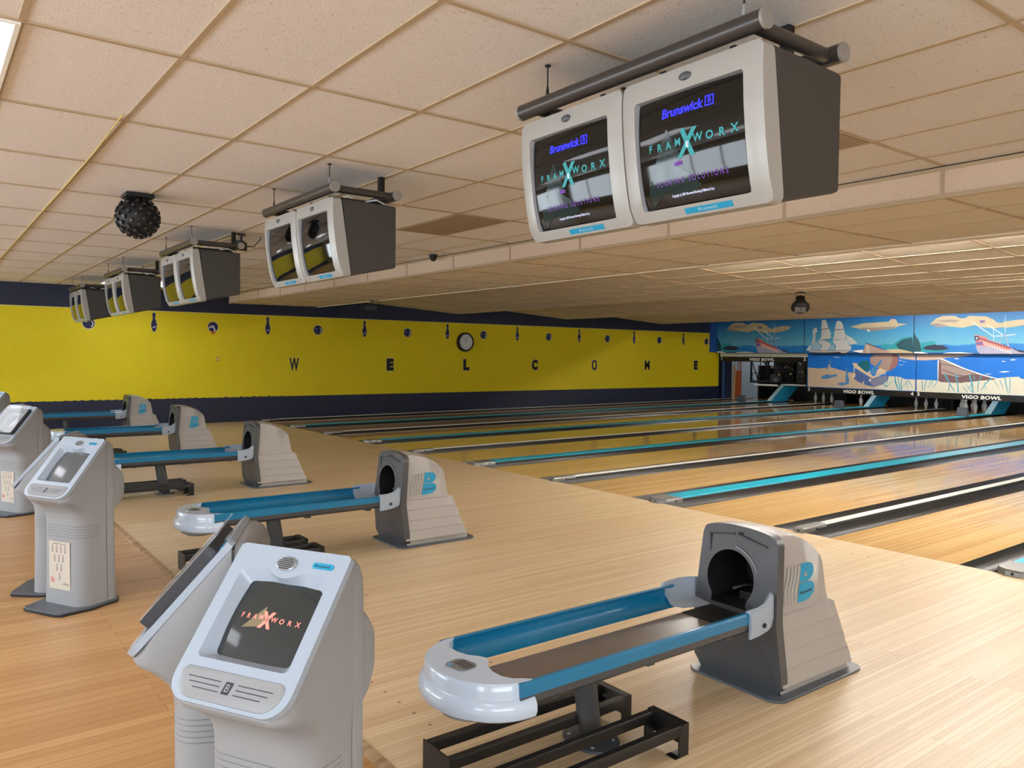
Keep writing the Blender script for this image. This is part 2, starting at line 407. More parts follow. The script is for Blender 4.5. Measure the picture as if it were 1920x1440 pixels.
for k, (a, b) in enumerate(WX):                                # windows of the front wall, behind the camera
    g = G()
    for q in range(5): xx = a + (b - a) * q / 4; g.box(xx - .03, YF - .1, .75, xx + .03, YF - .04, 2.45, 'lettr')
    for z in (.75, 2.41): g.box(a, YF - .1, z, b, YF - .04, z + .04, 'lettr')
    struct(g.build('window_%d' % (k + 1)))
    l = bpy.data.lights.new('window_portal', 'AREA'); l.shape = 'RECTANGLE'; l.size = b - a; l.size_y = 1.7; l.cycles.is_portal = True
    o = bpy.data.objects.new('window_portal', l); COL.objects.link(o); o.location = ((a + b) / 2, YF - .12, 1.6); o.rotation_euler = (radians(90), 0, 0)
g = G(); g.box(XL, 16.0, 1.77, 0.0, 16.28, 2.93, 'bluepaint'); struct(g.build('trim_2', bevel=0.004))

# ---------------------------------------------------------------- ceilings
TX, TY = 1.2263, 0.6175
def ceiling(x0, x1, ya, za, yb, zb, xs, ys, tile, th=0.05):
    """tiles from ya to yb, T bars at xs and ys"""
    zz = lambda y: za + (zb - za) * (y - ya) / (yb - ya)
    g = G(); g.hexa([(x0, ya, za + .008), (x1, ya, za + .008), (x0, yb, zb + .008), (x1, yb, zb + .008), (x0, ya, za + th), (x1, ya, za + th), (x0, yb, zb + th), (x1, yb, zb + th)], tile)
    o = struct(g.build('ceiling'))
    g = G(); h = 0.012; i = 0.0
    for x in xs: g.hexa([(x - h, ya, za), (x + h, ya, za), (x - h, yb, zb), (x + h, yb, zb), (x - h, ya, za + .01), (x + h, ya, za + .01), (x - h, yb, zb + .01), (x + h, yb, zb + .01)], 'grid')
    for y in ys:
        a, b = y - h, y + h
        g.hexa([(x0, a, zz(a) + .002), (x1, a, zz(a) + .002), (x0, b, zz(b) + .002), (x1, b, zz(b) + .002), (x0, a, zz(a) + .009), (x1, a, zz(a) + .009), (x0, b, zz(b) + .009), (x1, b, zz(b) + .009)], 'grid')
    g.build('ceiling_grid', o)
    return o
XS = [7.9145 + k * TX for k in range(-6, 12)]
SOF = -0.726
ceiling(XL, XR, YF, CEIL, SOF, CEIL, XS, [-5.352 + k * TY for k in range(-9, 8)], 'ceil')
ceiling(XL, XR, SOF, 2.664, 1.36, 2.68, XS, [SOF + 0.012] + [SOF + k * TY for k in range(1, 4)], 'ceil_low')
steps = [(1.40, 5.35), (5.39, 9.25), (9.29, 13.37)]
for a, b in steps: ceiling(XL, XR, a, 2.93, b, 2.672, XS, [a + k * TY for k in range(1, 7)] + [b - 0.012], 'ceil_low')
ceiling(XL, XR, 13.41, 2.93, 17.4, 2.94, XS, [13.41 + k * TY for k in range(1, 6)], 'ceil_low')
ceiling(-3.2, XR, 17.4, 3.05, 21.6, 3.05, [], [], 'ceil_low')
g = G()
g.box(XL, SOF - 0.001, 2.69, XR, SOF + 0.02, 2.85, 'soffit')
g.box(XL, SOF - 0.012, 2.66, XR, SOF + 0.02, 2.69, 'grid'); g.box(XL, SOF - 0.004, 2.848, XR, SOF + 0.02, CEIL + .05, 'grid')
g.box(XL, SOF - 0.006, CEIL - 0.006, XR, SOF - 0.004, CEIL + 0.001, 'black')
for x in XS: g.box(x - 0.012, SOF - 0.007, 2.69, x + 0.012, SOF, 2.848, 'grid')
struct(g.build('trim_3'))
g = G()                                                       # upright faces of the ceiling steps
for y in (1.36, 5.35, 9.25, 13.37): g.box(XL, y, 2.674, XR, y + 0.04, 2.99, 'ceil_low')
g.box(XL, 17.36, 2.93, XR, 17.4, 3.06, 'ceil_low')
struct(g.build('trim_4'))

# ---------------------------------------------------------------- ceiling lights
def troffer(x, y, label):
    t = thing('ceiling_light', label, 'ceiling light', (x, y, CEIL), group='recessed ceiling lights')
    g = G(); g.box(-TX / 2 + .012, -TY / 2 + .012, -0.006, TX / 2 - .012, TY / 2 - .012, 0.004, 'light'); g.build('diffuser', t)
    g = G()
    for a in ((-TX / 2 + .005, -TY / 2, TX / 2 - .005, -TY / 2 + .02), (-TX / 2 + .005, TY / 2 - .02, TX / 2 - .005, TY / 2), (-TX / 2 + .005, -TY / 2 + .02, -TX / 2 + .02, TY / 2 - .02), (TX / 2 - .02, -TY / 2 + .02, TX / 2 - .005, TY / 2 - .02)):
        g.box(a[0], a[1], -0.009, a[2], a[3], 0.004, 'lettr')
    g.build('frame', t)
xc = lambda i: 7.9145 + (i + .5) * TX
yc = lambda j: -5.352 + (j + .5) * TY
troffer(xc(4), yc(-2), 'lit white ceiling light panel at the top left corner of the photo')
TR = [(7, -2), (10, -2), (4, -6), (7, -6), (10, -6), (1, -5), (-2, -4), (-5, -4), (1, -8), (10, 2)]
for i, j in TR: troffer(xc(i), yc(j), 'recessed ceiling light panel over the seating area, out of the picture')
troffer(xc(-6) + .3, yc(3), 'lit ceiling light panel near the yellow wall, behind the two farthest monitor pairs')
troffer(xc(-6) + .3, yc(4), 'added ceiling light panel brightening the yellow wall, behind the middle monitor pair')  # second panel, added to strengthen the glow on the yellow wall
def tubelight(x, y, z, label, l=1.15, m='tube'):
    t = thing('cove_light', label, 'light', (x, y, z), group='tube lights behind the ceiling steps')
    g = G(); g.box(-l / 2, -0.04, 0.019, l / 2, 0.04, 0.036, 'lettr'); g.build('housing', t, bevel=0.004)
    g = G(); g.tube([(-l / 2 + .02, 0, 0), (l / 2 - .02, 0, 0)], 0.018, m, 10); g.build('tube', t)
    return t
for k in range(9): tubelight(11.3 + k * 1.2, 2.0, 2.843, 'fluorescent tube hidden behind the first lowered ceiling step')
for k in range(0, 8, 2): tubelight(13.0 + k * 1.2, 6.0, 2.843, 'fluorescent tube hidden behind the second ceiling step')
for k in range(0, 9): tubelight(6.6 + k * 1.7, 13.75, 2.80, 'fluorescent tube hidden behind the last ceiling step before the murals')
tubelight(-1.2, 19.6, 2.9, 'fluorescent tube in the machine room behind the raised mask')
for k in range(1, 5): tubelight((k + .5) * PW, 16.62, 0.98, 'added tube light brightening the pins, hidden behind a lower mask unit', 2.6, 'addedtube')  # unseen tubes, added so that the pins come out brighter

# mural paintings: flat paint shapes as (x, z) in metres, x from the left joint of each board
ART = {
 'A': [
  ('cloud', [(0.43,2.566),(0.603,2.727),(0.777,2.787),(1.09,2.78),(1.23,2.707),(1.352,2.703),(1.456,2.767),(1.887,2.733),(2.048,2.657),(2.151,2.568),(2.28,2.549),(2.295,2.579),(2.595,2.621),(2.799,2.633),(2.965,2.588),(2.894,2.517),(2.655,2.457),(2.412,2.428),(2.164,2.441),(2.283,2.44),(2.055,2.414),(1.807,2.451),(1.613,2.516),(1.465,2.483),(1.299,2.45),(1.099,2.475),(0.911,2.496),(0.658,2.477)]),
  ('cloud2', [(0.605,2.661),(1.0,2.682),(1.247,2.658),(1.126,2.605),(0.845,2.613)]),
  ('cloud2', [(0.43,2.566),(0.655,2.593),(0.879,2.53),(0.911,2.496),(0.658,2.477)]),
  ('teal', [(0.055,1.832),(0.061,1.916),(0.184,1.983),(0.215,2.051),(0.379,2.074),(0.508,2.107),(0.606,2.073),(0.624,1.981),(0.93,1.832),(0.805,1.791),(0.09,1.789)]),
  ('navy', [(0.236,1.891),(0.382,1.966),(0.592,1.998),(0.656,1.981),(0.784,1.981),(0.896,1.931),(0.968,1.881),(0.804,1.84),(0.548,1.84),(0.352,1.857)]),
  ('dgreen', [(0.027,1.764),(0.005,2.323),(0.042,2.289),(0.069,2.221),(0.13,2.152),(0.174,2.051),(0.202,1.95),(0.222,1.815),(0.19,1.764)]),
  ('white', [(0.027,1.755),(0.026,1.794),(0.223,1.795),(0.421,1.752),(0.224,1.748)]),
  ('white', [(0.806,1.753),(0.947,1.78),(1.272,1.787),(1.636,1.753)]),
  ('purple', [(1.721,2.644),(1.861,2.631),(1.855,2.568),(1.738,2.564)]),
  ('wood', [(1.644,1.976),(1.924,1.975),(2.214,1.896),(2.499,1.795),(2.775,1.772),(2.803,1.75),(1.755,1.745),(1.678,1.849)]),
  ('red', [(1.606,2.248),(1.74,2.23),(1.918,2.18),(1.934,2.125),(2.495,1.911),(2.539,1.833),(2.554,1.787),(2.214,1.896),(1.924,1.959),(1.659,1.96)]),
  ('wood', [(2.558,1.885),(2.858,1.771),(2.748,1.751),(1.989,1.749)]),
  ('navy', [(2.538,1.926),(2.634,1.852),(2.82,1.828),(2.868,1.771),(2.71,1.787),(2.559,1.868)]),
  ('navy', [(1.607,2.224),(1.719,2.215),(1.736,2.111),(1.626,2.096)]),
  ('white', [(1.646,2.168),(1.667,2.191),(1.698,2.159),(1.669,2.128)]),
  ('navy', [(1.727,2.175),(2.495,1.903),(2.496,1.88),(1.728,2.148)]),
  ('purple', [(1.634,2.072),(1.819,2.071),(1.836,1.976),(1.651,1.976)]),
  ('cream', [(1.833,2.071),(1.857,2.066),(1.886,1.972),(1.862,1.979)]),
  ('cream', [(1.898,2.046),(1.922,2.041),(1.951,1.948),(1.927,1.955)]),
  ('cream', [(1.963,2.022),(1.986,2.017),(2.015,1.924),(1.992,1.931)]),
  ('cream', [(2.027,1.998),(2.051,1.993),(2.079,1.901),(2.056,1.907)]),
  ('cream', [(2.091,1.974),(2.115,1.969),(2.143,1.877),(2.12,1.883)]),
  ('cream', [(2.155,1.951),(2.178,1.946),(2.207,1.853),(2.184,1.86)]),
  ('cream', [(2.219,1.927),(2.242,1.922),(2.27,1.83),(2.247,1.836)]),
  ('cream', [(2.282,1.903),(2.305,1.899),(2.333,1.807),(2.31,1.813)]),
  ('cream', [(2.345,1.88),(2.367,1.875),(2.395,1.784),(2.373,1.79)]),
  ('cream', [(2.407,1.857),(2.43,1.852),(2.458,1.761),(2.435,1.767)]),
  ('cream', [(2.47,1.833),(2.492,1.829),(2.52,1.738),(2.497,1.744)]),
  ('white', [(1.506,2.618),(2.062,2.202),(2.076,2.213),(1.521,2.626)]),
  ('white', [(1.908,2.512),(2.289,2.238),(2.3,2.25),(1.922,2.524)]),
  ('white', [(2.09,2.217),(2.289,2.225),(2.596,2.256),(2.596,2.241),(2.29,2.207),(2.091,2.202)]),
  ('white', [(2.337,2.749),(2.346,2.749),(2.359,2.314),(2.35,2.315)]),
  ('white', [(2.061,2.461),(2.07,2.461),(2.097,2.068),(2.089,2.068)]),
  ('grey', [(2.344,2.291),(2.381,2.236),(2.466,1.942),(2.41,1.957),(2.353,2.206),(2.29,2.191),(2.252,2.036),(2.195,2.052)]),
 ],
 'B': [
  ('cloud', [(1.526,2.549),(1.948,2.644),(2.725,2.674),(2.758,2.732),(2.843,2.755),(2.929,2.727),(2.983,2.624),(3.252,2.584),(3.002,2.532),(2.868,2.467),(2.242,2.412),(1.806,2.49)]),
  ('cloud2', [(1.879,2.506),(2.935,2.525),(2.868,2.459),(2.242,2.408),(1.806,2.473)]),
  ('white', [(2.062,2.424),(2.115,2.458),(2.17,2.413),(2.117,2.393)]),
  ('teal', [(2.485,1.928),(2.604,2.047),(2.813,1.978),(3.013,2.128),(3.146,2.21),(3.378,2.232),(3.427,2.223),(3.44,1.784),(3.29,1.809),(3.021,1.859),(2.696,1.859)]),
  ('dgreen', [(3.038,1.859),(2.949,2.011),(3.114,2.144),(3.395,2.207),(3.431,2.074),(3.44,1.784),(3.291,1.792)]),
  ('white', [(1.602,1.821),(1.951,1.859),(1.972,1.763),(1.862,1.763)]),
  ('cloud', [(2.679,1.859),(3.021,1.876),(3.206,1.842),(3.44,1.784),(3.44,1.756),(2.699,1.754)]),
  ('sail', [(0.341,2.54),(0.421,2.538),(0.455,2.409),(0.395,2.392),(0.373,2.099),(0.253,2.026),(0.308,2.247),(0.283,2.431)]),
  ('sail2', [(0.194,1.952),(0.412,2.135),(0.575,2.024),(0.6,1.842),(0.197,1.832)]),
  ('sail', [(0.074,1.832),(0.153,1.952),(0.212,2.026),(0.207,1.832)]),
  ('sail', [(0.595,2.789),(0.733,2.785),(0.819,2.53),(0.583,2.489)]),
  ('sail', [(0.593,2.48),(0.839,2.511),(0.91,2.383),(0.915,2.203),(0.69,2.169),(0.493,2.107),(0.589,2.243)]),
  ('sail', [(0.493,2.107),(0.711,2.151),(0.91,2.04),(0.893,1.95),(0.759,1.832),(0.58,1.832),(0.616,1.987)]),
  ('sail2', [(0.911,1.986),(1.027,2.022),(1.071,1.833),(0.759,1.832),(0.874,1.932)]),
  ('sail', [(1.104,2.738),(1.219,2.735),(1.298,2.626),(1.34,2.474),(1.034,2.48),(1.068,2.65)]),
  ('sail', [(1.034,2.462),(1.35,2.464),(1.404,2.197),(1.329,2.171),(0.985,2.157),(1.019,2.309)]),
  ('sail', [(0.966,2.13),(1.443,2.179),(1.523,1.983),(1.599,1.948),(1.583,1.842),(1.071,1.833),(1.086,1.985)]),
  ('sail', [(1.353,2.34),(1.629,2.194),(1.781,2.052),(1.541,2.001),(1.442,2.197)]),
  ('brownish', [(0.582,2.498),(0.819,2.526),(0.819,2.508),(0.593,2.476)]),
  ('brownish', [(1.034,2.489),(1.34,2.482),(1.34,2.465),(1.034,2.471)]),
  ('navy', [(0.533,2.125),(0.71,2.178),(0.906,2.194),(0.906,2.181),(0.71,2.16)]),
  ('sand', [(0.177,1.823),(1.148,1.815),(1.564,1.833),(1.416,1.753),(0.198,1.777)]),
  ('navy', [(0.562,1.759),(1.226,1.784),(1.284,1.744),(0.563,1.737)]),
  ('chest', [(2.054,2.059),(2.574,1.876),(2.749,1.817),(2.768,1.754),(1.954,1.751),(1.987,1.877)]),
  ('chest2', [(2.055,2.033),(2.128,1.998),(2.184,1.929),(2.171,1.752),(2.045,1.751)]),
  ('navy', [(2.045,2.068),(2.609,1.859),(2.61,1.842),(2.046,2.042)]),
 ],
 'C': [
  ('sand', [(0.025,1.286),(0.424,1.265),(0.822,1.309),(1.057,1.25),(1.309,1.192),(1.404,1.167),(1.593,1.154),(1.892,1.055),(2.642,1.075),(2.815,1.08),(3.124,1.004),(3.424,1.004),(3.441,0.679),(0.041,0.678)]),
  ('palesand', [(2.677,1.08),(2.987,1.067),(3.158,0.996),(3.432,1.004),(3.441,0.679),(2.618,0.67),(2.227,0.733)]),
  ('sandpink', [(2.9,1.72),(3.412,1.722),(3.417,1.555),(3.192,1.578),(2.971,1.61)]),
  ('navy', [(0.045,1.712),(1.314,1.718),(1.161,1.694),(0.169,1.679)]),
  ('white', [(0.872,1.638),(1.124,1.63),(1.009,1.611)]),
  ('chest', [(2.077,1.602),(2.2,1.717),(2.866,1.72),(2.92,1.61),(2.924,1.474),(2.859,1.354),(2.689,1.248),(2.603,1.212),(2.39,1.294),(2.246,1.36),(2.1,1.445)]),
  ('chestred', [(2.763,1.719),(2.866,1.72),(2.929,1.61),(2.925,1.457),(2.842,1.336),(2.673,1.23),(2.654,1.264),(2.751,1.506)]),
  ('chestblue', [(1.627,1.261),(1.814,1.212),(1.964,1.11),(2.148,1.009),(2.414,1.069),(2.606,1.126),(2.659,1.076),(2.611,0.937),(2.491,0.829),(2.227,0.742),(1.972,0.794),(1.712,0.891),(1.579,0.975)]),
  ('chestgrey', [(2.184,0.993),(2.432,1.07),(2.606,1.117),(2.611,0.937),(2.491,0.829),(2.227,0.742),(2.116,0.851)]),
  ('ballteal', [(1.751,1.494),(1.842,1.53),(1.988,1.531),(2.062,1.48),(2.084,1.358),(2.051,1.252),(1.961,1.197),(1.85,1.23),(1.736,1.352),(1.715,1.44)]),
  ('pinblue', [(2.126,1.131),(2.105,1.253),(2.245,1.378),(2.401,1.553),(2.445,1.536),(2.438,1.467),(2.318,1.327),(2.216,1.133)]),
  ('coin', [(1.529,1.455),(1.678,1.448),(1.698,1.387),(1.812,1.3),(1.999,1.163),(2.087,1.235),(2.108,1.131),(2.182,1.063),(2.359,1.137),(2.568,1.211),(2.587,1.168),(2.36,1.085),(2.166,0.993),(1.964,1.11),(1.777,1.211),(1.607,1.314),(1.593,1.154),(1.631,1.119),(1.633,1.048),(1.56,0.975),(1.502,1.045),(1.574,1.171),(1.569,1.349)]),
  ('coin', [(2.32,1.275),(2.407,1.311),(2.603,1.229),(2.429,1.173),(2.323,1.136),(2.252,1.117)]),
  ('coin', [(2.076,0.99),(2.149,0.975),(2.115,0.895),(2.06,0.919)]),
  ('coin', [(1.86,0.878),(1.914,0.906),(1.916,0.844),(1.871,0.825)]),
  ('pinblue', [(0.492,0.981),(0.571,1.047),(0.709,1.087),(0.828,1.063),(0.964,1.094),(1.043,1.078),(1.025,1.023),(0.908,1.01),(0.752,0.951),(0.574,0.931)]),
  ('pinblue', [(0.757,1.5),(0.776,1.555),(0.815,1.555),(0.827,1.482),(0.782,1.318),(0.686,1.224),(0.665,1.26),(0.722,1.353)]),
  ('sand', [(0.731,1.39),(0.79,1.391),(0.802,1.318),(0.723,1.298)]),
  ('pinblue', [(1.296,1.309),(1.343,1.327),(1.364,1.256),(1.387,1.113),(1.429,0.971),(1.433,0.819),(1.338,0.816),(1.315,0.968),(1.329,1.148)]),
  ('pinblue', [(1.031,0.796),(1.184,0.847),(1.337,0.843),(1.414,0.809),(1.225,0.749),(1.109,0.772)]),
  ('grass', [(2.832,1.08),(2.858,1.081),(2.889,0.911),(2.963,0.693),(2.937,0.692),(2.846,0.91)]),
  ('grass', [(2.927,1.074),(2.952,1.075),(2.974,0.914),(3.023,0.687),(2.989,0.685)]),
  ('grass', [(3.038,1.035),(3.059,1.036),(3.051,0.883),(3.074,0.68),(3.04,0.688),(3.026,0.882)]),
  ('grass', [(2.643,1.041),(2.66,1.041),(2.59,0.747),(2.577,0.763)]),
  ('grass', [(2.416,1.0),(2.434,1.0),(2.581,0.764),(2.567,0.746)]),
  ('grass', [(2.75,0.941),(2.767,0.942),(2.599,0.747),(2.584,0.764)]),
  ('grass', [(3.225,0.973),(3.242,0.965),(3.096,0.8),(3.082,0.808)]),
  ('grass', [(3.242,0.974),(3.259,0.982),(3.373,0.76),(3.356,0.759)]),
  ('grass', [(3.159,0.954),(3.172,0.955),(3.249,0.738),(3.232,0.738)]),
  ('white', [(2.939,1.559),(3.058,1.56),(2.99,1.534)]),
  ('white', [(2.943,1.423),(3.112,1.417),(3.011,1.404)]),
  ('white', [(3.042,1.526),(3.16,1.519),(3.11,1.507)]),
 ],
 'D': [
  ('palesand', [(0.018,1.002),(0.184,1.007),(0.378,1.0),(0.601,0.995),(1.007,0.943),(1.457,0.982),(2.146,1.105),(2.368,1.137),(2.641,1.157),(2.669,1.112),(2.75,1.1),(2.763,0.671),(0.028,0.66)]),
  ('palesand', [(2.76,1.02),(3.45,1.12),(3.45,0.66),(2.76,0.66)]),
  ('sandpink', [(-0.002,1.715),(1.495,1.723),(1.138,1.66),(0.833,1.634),(0.584,1.583),(0.266,1.555),(0.002,1.56)]),
  ('boat', [(0.63,1.624),(0.709,1.6),(1.298,1.327),(1.744,1.195),(2.147,1.082),(2.006,1.054),(1.53,1.008),(1.219,0.95),(0.914,0.948),(0.696,0.957),(0.625,0.98),(0.608,1.297)]),
  ('boatdark', [(0.625,0.98),(0.643,1.168),(0.753,1.17),(1.094,1.099),(1.525,1.205),(1.86,1.182),(2.147,1.082),(2.006,1.054),(1.53,1.008),(1.219,0.95),(0.914,0.948),(0.696,0.957)]),
  ('boatdark', [(0.623,1.591),(0.682,1.478),(0.696,0.957),(0.625,0.98)]),
  ('white', [(0.63,1.64),(0.74,1.601),(1.328,1.344),(1.744,1.203),(2.175,1.083),(2.147,1.066),(1.716,1.179),(1.299,1.311),(0.741,1.568),(0.647,1.6)]),
  ('white', [(0.585,1.542),(0.615,1.608),(0.614,1.379),(0.614,0.979),(0.596,1.052)]),
  ('boatline', [(0.666,1.478),(1.055,1.403),(1.598,1.223),(1.591,1.207),(1.055,1.384),(0.666,1.462)]),
  ('boatline', [(0.717,1.316),(1.091,1.179),(1.453,1.125),(1.454,1.109),(1.077,1.159),(0.718,1.296)]),
  ('boatline', [(0.751,1.219),(0.94,1.143),(1.306,1.073),(1.306,1.057),(0.925,1.123)]),
  ('grass', [(0.168,0.998),(0.188,0.999),(0.2,0.692),(0.18,0.691)]),
  ('grass', [(0.282,1.002),(0.306,1.002),(0.25,0.703),(0.234,0.702)]),
  ('grass', [(0.402,1.005),(0.418,1.006),(0.345,0.764),(0.334,0.764)]),
  ('grass', [(0.466,1.007),(0.49,1.008),(0.416,0.817),(0.4,0.816)]),
  ('grass', [(0.593,0.987),(0.609,0.979),(0.496,0.795),(0.483,0.803)]),
  ('grass', [(0.752,1.187),(0.815,1.172),(0.914,0.964),(1.075,0.704),(1.052,0.704),(0.883,0.963)]),
  ('grass', [(1.053,1.178),(1.099,1.179),(1.143,0.972),(1.174,0.685),(1.144,0.683),(1.113,0.971)]),
  ('grass', [(1.407,1.187),(1.452,1.172),(1.526,0.921),(1.547,0.685),(1.517,0.7),(1.489,0.92)]),
  ('grass', [(1.518,1.19),(1.54,1.19),(1.581,1.049),(1.567,1.033)]),
  ('grass', [(1.723,1.179),(1.745,1.18),(1.677,0.989),(1.656,0.721),(1.642,0.721),(1.649,0.973)]),
  ('grass', [(1.962,1.107),(2.019,1.117),(1.825,0.916),(1.742,0.756),(1.728,0.764),(1.81,0.931)]),
  ('grass', [(2.05,1.025),(2.064,1.025),(2.182,0.859),(2.168,0.859)]),
  ('grass', [(2.176,1.052),(2.19,1.06),(2.28,0.848),(2.266,0.847)]),
  ('grass', [(2.285,1.132),(2.313,1.133),(2.394,0.73),(2.378,0.729)]),
  ('grass', [(2.417,1.113),(2.435,1.113),(2.436,0.716),(2.419,0.716)]),
  ('grass', [(1.389,0.773),(1.411,0.79),(1.518,0.921),(1.489,0.92)]),
  ('grass', [(1.34,0.915),(1.355,0.915),(1.532,0.7),(1.518,0.692)]),
  ('grass', [(1.252,0.848),(1.313,0.818),(1.421,0.687),(1.399,0.686),(1.299,0.802)]),
  ('grass', [(0.915,0.916),(0.939,0.901),(0.903,0.705),(0.887,0.705)]),
  ('grass', [(1.801,0.993),(1.815,0.994),(1.864,0.793),(1.85,0.792)]),
  ('white', [(1.018,1.614),(1.109,1.628),(1.17,1.613),(1.079,1.596)]),
  ('white', [(2.41,1.593),(2.491,1.612),(2.574,1.595),(2.465,1.575)]),
  ('white', [(2.203,1.553),(2.258,1.564),(2.314,1.549),(2.259,1.539)]),
  ('white', [(2.155,1.275),(2.308,1.298),(2.433,1.289),(2.268,1.254)]),
  ('white', [(1.816,1.213),(2.002,1.22),(1.888,1.199)]),
 ],
}

# ---------------------------------------------------------------- lanes
ORD = ['first', 'second', 'third', 'fourth', 'fifth', 'sixth', 'seventh', 'eighth', 'ninth', 'tenth']
def zl(y): return SL * max(y, 0)
def sloped_prism(g, pts, y0, y1, m, z1=None):
    """xz section swept along Y, following the rise of the lanes"""
    i = g.mi(m)
    a = [g.bm.verts.new((x, y0, z + zl(y0))) for x, z in pts]; b = [g.bm.verts.new((x, y1, z + zl(y1))) for x, z in pts]
    n = len(pts); g.face(a, i); g.face(b[::-1], i)
    for k in range(n): g.face([a[k], b[k], b[(k + 1) % n], a[(k + 1) % n]], i)
LX = []
for k in range(10):
    p = k // 2; LX.append(p * PW + 0.822 if k % 2 == 0 else (p + 1) * PW - 0.822)
lane_data = None
for k in range(10):
    x = LX[k]
    lab = '%s maple lane from the yellow wall, %s' % (ORD[k], 'with a teal capped divider on its right' if k % 2 == 0 else 'with a teal capped divider on its left')
    g = G(); sloped_prism(g, [(x - .527, -.08), (x + .527, -.08), (x + .527, 0), (x - .527, 0)], 0.005, 18.95, 'lane')
    for d in range(-3, 4):                                     # inlaid arrows
        ax, ay = x + d * 0.132, 4.75 - abs(d) * 0.32
        g.flat([(ax - .014, ay, zl(ay) + .0008), (ax + .014, ay, zl(ay) + .0008), (ax, ay + .15, zl(ay + .15) + .0008)], 'pinr')
    L_ = g.build('bowling_lane'); tag(L_, lab, 'bowling lane', 'bowling lanes')
    for s in (-1, 1):
        g = G(); c = x + s * (.527 + .1175); pts = []
        for q in range(9):
            a = pi + pi * q / 8; pts.append((c + .112 * cos(a), -.012 + .085 * sin(a)))
        pts = [(c - .1175, 0.0)] + pts[:1] + pts[1:] + [(c + .1175, 0.0), (c + .1175, -.12), (c - .1175, -.12)]
        pts[0] = (c - .1175, 0.0)
        sloped_prism(g, pts, 0.003, 18.4, 'gutter'); g.build('gutter', L_)

def div_label(k, teal):
    if teal: return 'teal capped lane divider, %s teal one counted from the yellow wall' % ORD[k]
    if k == 0: return 'white capped lane divider running along the foot of the yellow wall'
    if k == 5: return 'white capped lane divider right of the tenth lane from the yellow wall'
    return 'white capped lane divider between the %s and %s lanes from the yellow wall' % (ORD[2 * k - 1], ORD[2 * k])
def divider(x, teal, label, y1):
    t = thing('lane_divider', label, 'lane divider', (x, 0, 0), group='teal capped lane dividers' if teal else 'white capped lane dividers')
    h = 0.132 if teal else 0.056
    g = G(); sloped_prism(g, [(-h, -.12), (h, -.12), (h, .012), (h - .008, .03), (-h + .008, .03), (-h, .012)], 0.16, y1, 'black'); g.build('body', t)
    g = G(); w_ = h - .018
    sloped_prism(g, [(-w_, .028), (w_, .028), (w_, .034), (w_ - .006, .042), (-w_ + .006, .042), (-w_, .034)], 0.20 if teal else 0.28, y1, 'tealcap' if teal else 'whitecap'); g.build('capping', t)
    g = G()                                                    # cast nose at the foul line
    if teal:
        o = [(-.135, .26), (-.135, .06), (-.115, .01), (-.05, -.035), (.05, -.035), (.115, .01), (.135, .06), (.135, .26)]
        hs = [(1.0, -.004), (.99, .03), (.93, .046)]
    else:
        o = [(-.055, .33), (-.055, .03), (-.04, -.04), (.04, -.04), (.055, .03), (.055, .33)]
        hs = [(1.0, -.004), (.98, .032), (.84, .046)]
    cy = .1
    g.loft([[(px * s_, cy + (py - cy) * (s_ if py < cy else 1), z) for px, py in o] for s_, z in hs], 'castm')
    g.build('end_cap', t, bevel=0.004)
    spots = [(-.1, .02, -.86, -.5), (0.0, -.033, 0, -1), (.1, .02, .86, -.5), (.136, .15, 1, 0), (-.136, .15, -1, 0)] if teal else [(0, -.038, 0, -1), (.056, .16, 1, 0), (-.056, .16, -1, 0)]
    for sx, sy, nx, ny in spots:
        n_ = Vector((nx, ny, 0)).normalized(); c_ = Vector((sx, sy, .018)) - n_ * .006
        g = G(); g.tube([c_, c_ + n_ * .009], .0105, 'black', 10); g.build('bolt_hole', t)
    return t
for k in range(6): divider(k * PW, False, div_label(k, False), 17.5 if k < 2 else 18.3)
for k in range(5): divider((k + .5) * PW, True, div_label(k, True), 16.84)
for k in range(5):                                             # boxes on the teal dividers and ball lift chutes behind them
    x = (k + .5) * PW; y = 15.4; z = zl(y + .08) + .0425
    g = G(); g.hexa([(x - .135, y - .07, z), (x + .135, y - .07, z), (x - .135, y + .08, z), (x + .135, y + .08, z), (x - .112, y - .05, z + .23), (x + .112, y - .05, z + .23), (x - .112, y + .06, z + .23), (x + .112, y + .06, z + .23)], 'flange')
    tag(g.build('pin_camera_housing', bevel=.006), 'grey tapered box near the far end of the %s teal divider from the yellow wall' % ORD[k], 'box', 'boxes on the dividers')
    t = thing('ball_lift_chute', 'blue slanted chute at the far end of the %s teal divider from the yellow wall' % ORD[k], 'chute', (x, 16.85, .08), group='blue chutes at the pin end')
    g = G(); g.prism([(0.02, 0), (.98, 0), (1.85, .60), (.89, .60)], 'x', -.055, .08, 'chute'); g.build('side_cover', t, bevel=.01)
    g = G(); g.hexa([(-.07, 0, 0), (.085, 0, 0), (-.07, .03, 0), (.085, .03, 0), (-.07, .87, .60), (.085, .87, .60), (-.07, .90, .60), (.085, .90, .60)], 'chuteedge'); g.build('front_edge', t, bevel=.004)

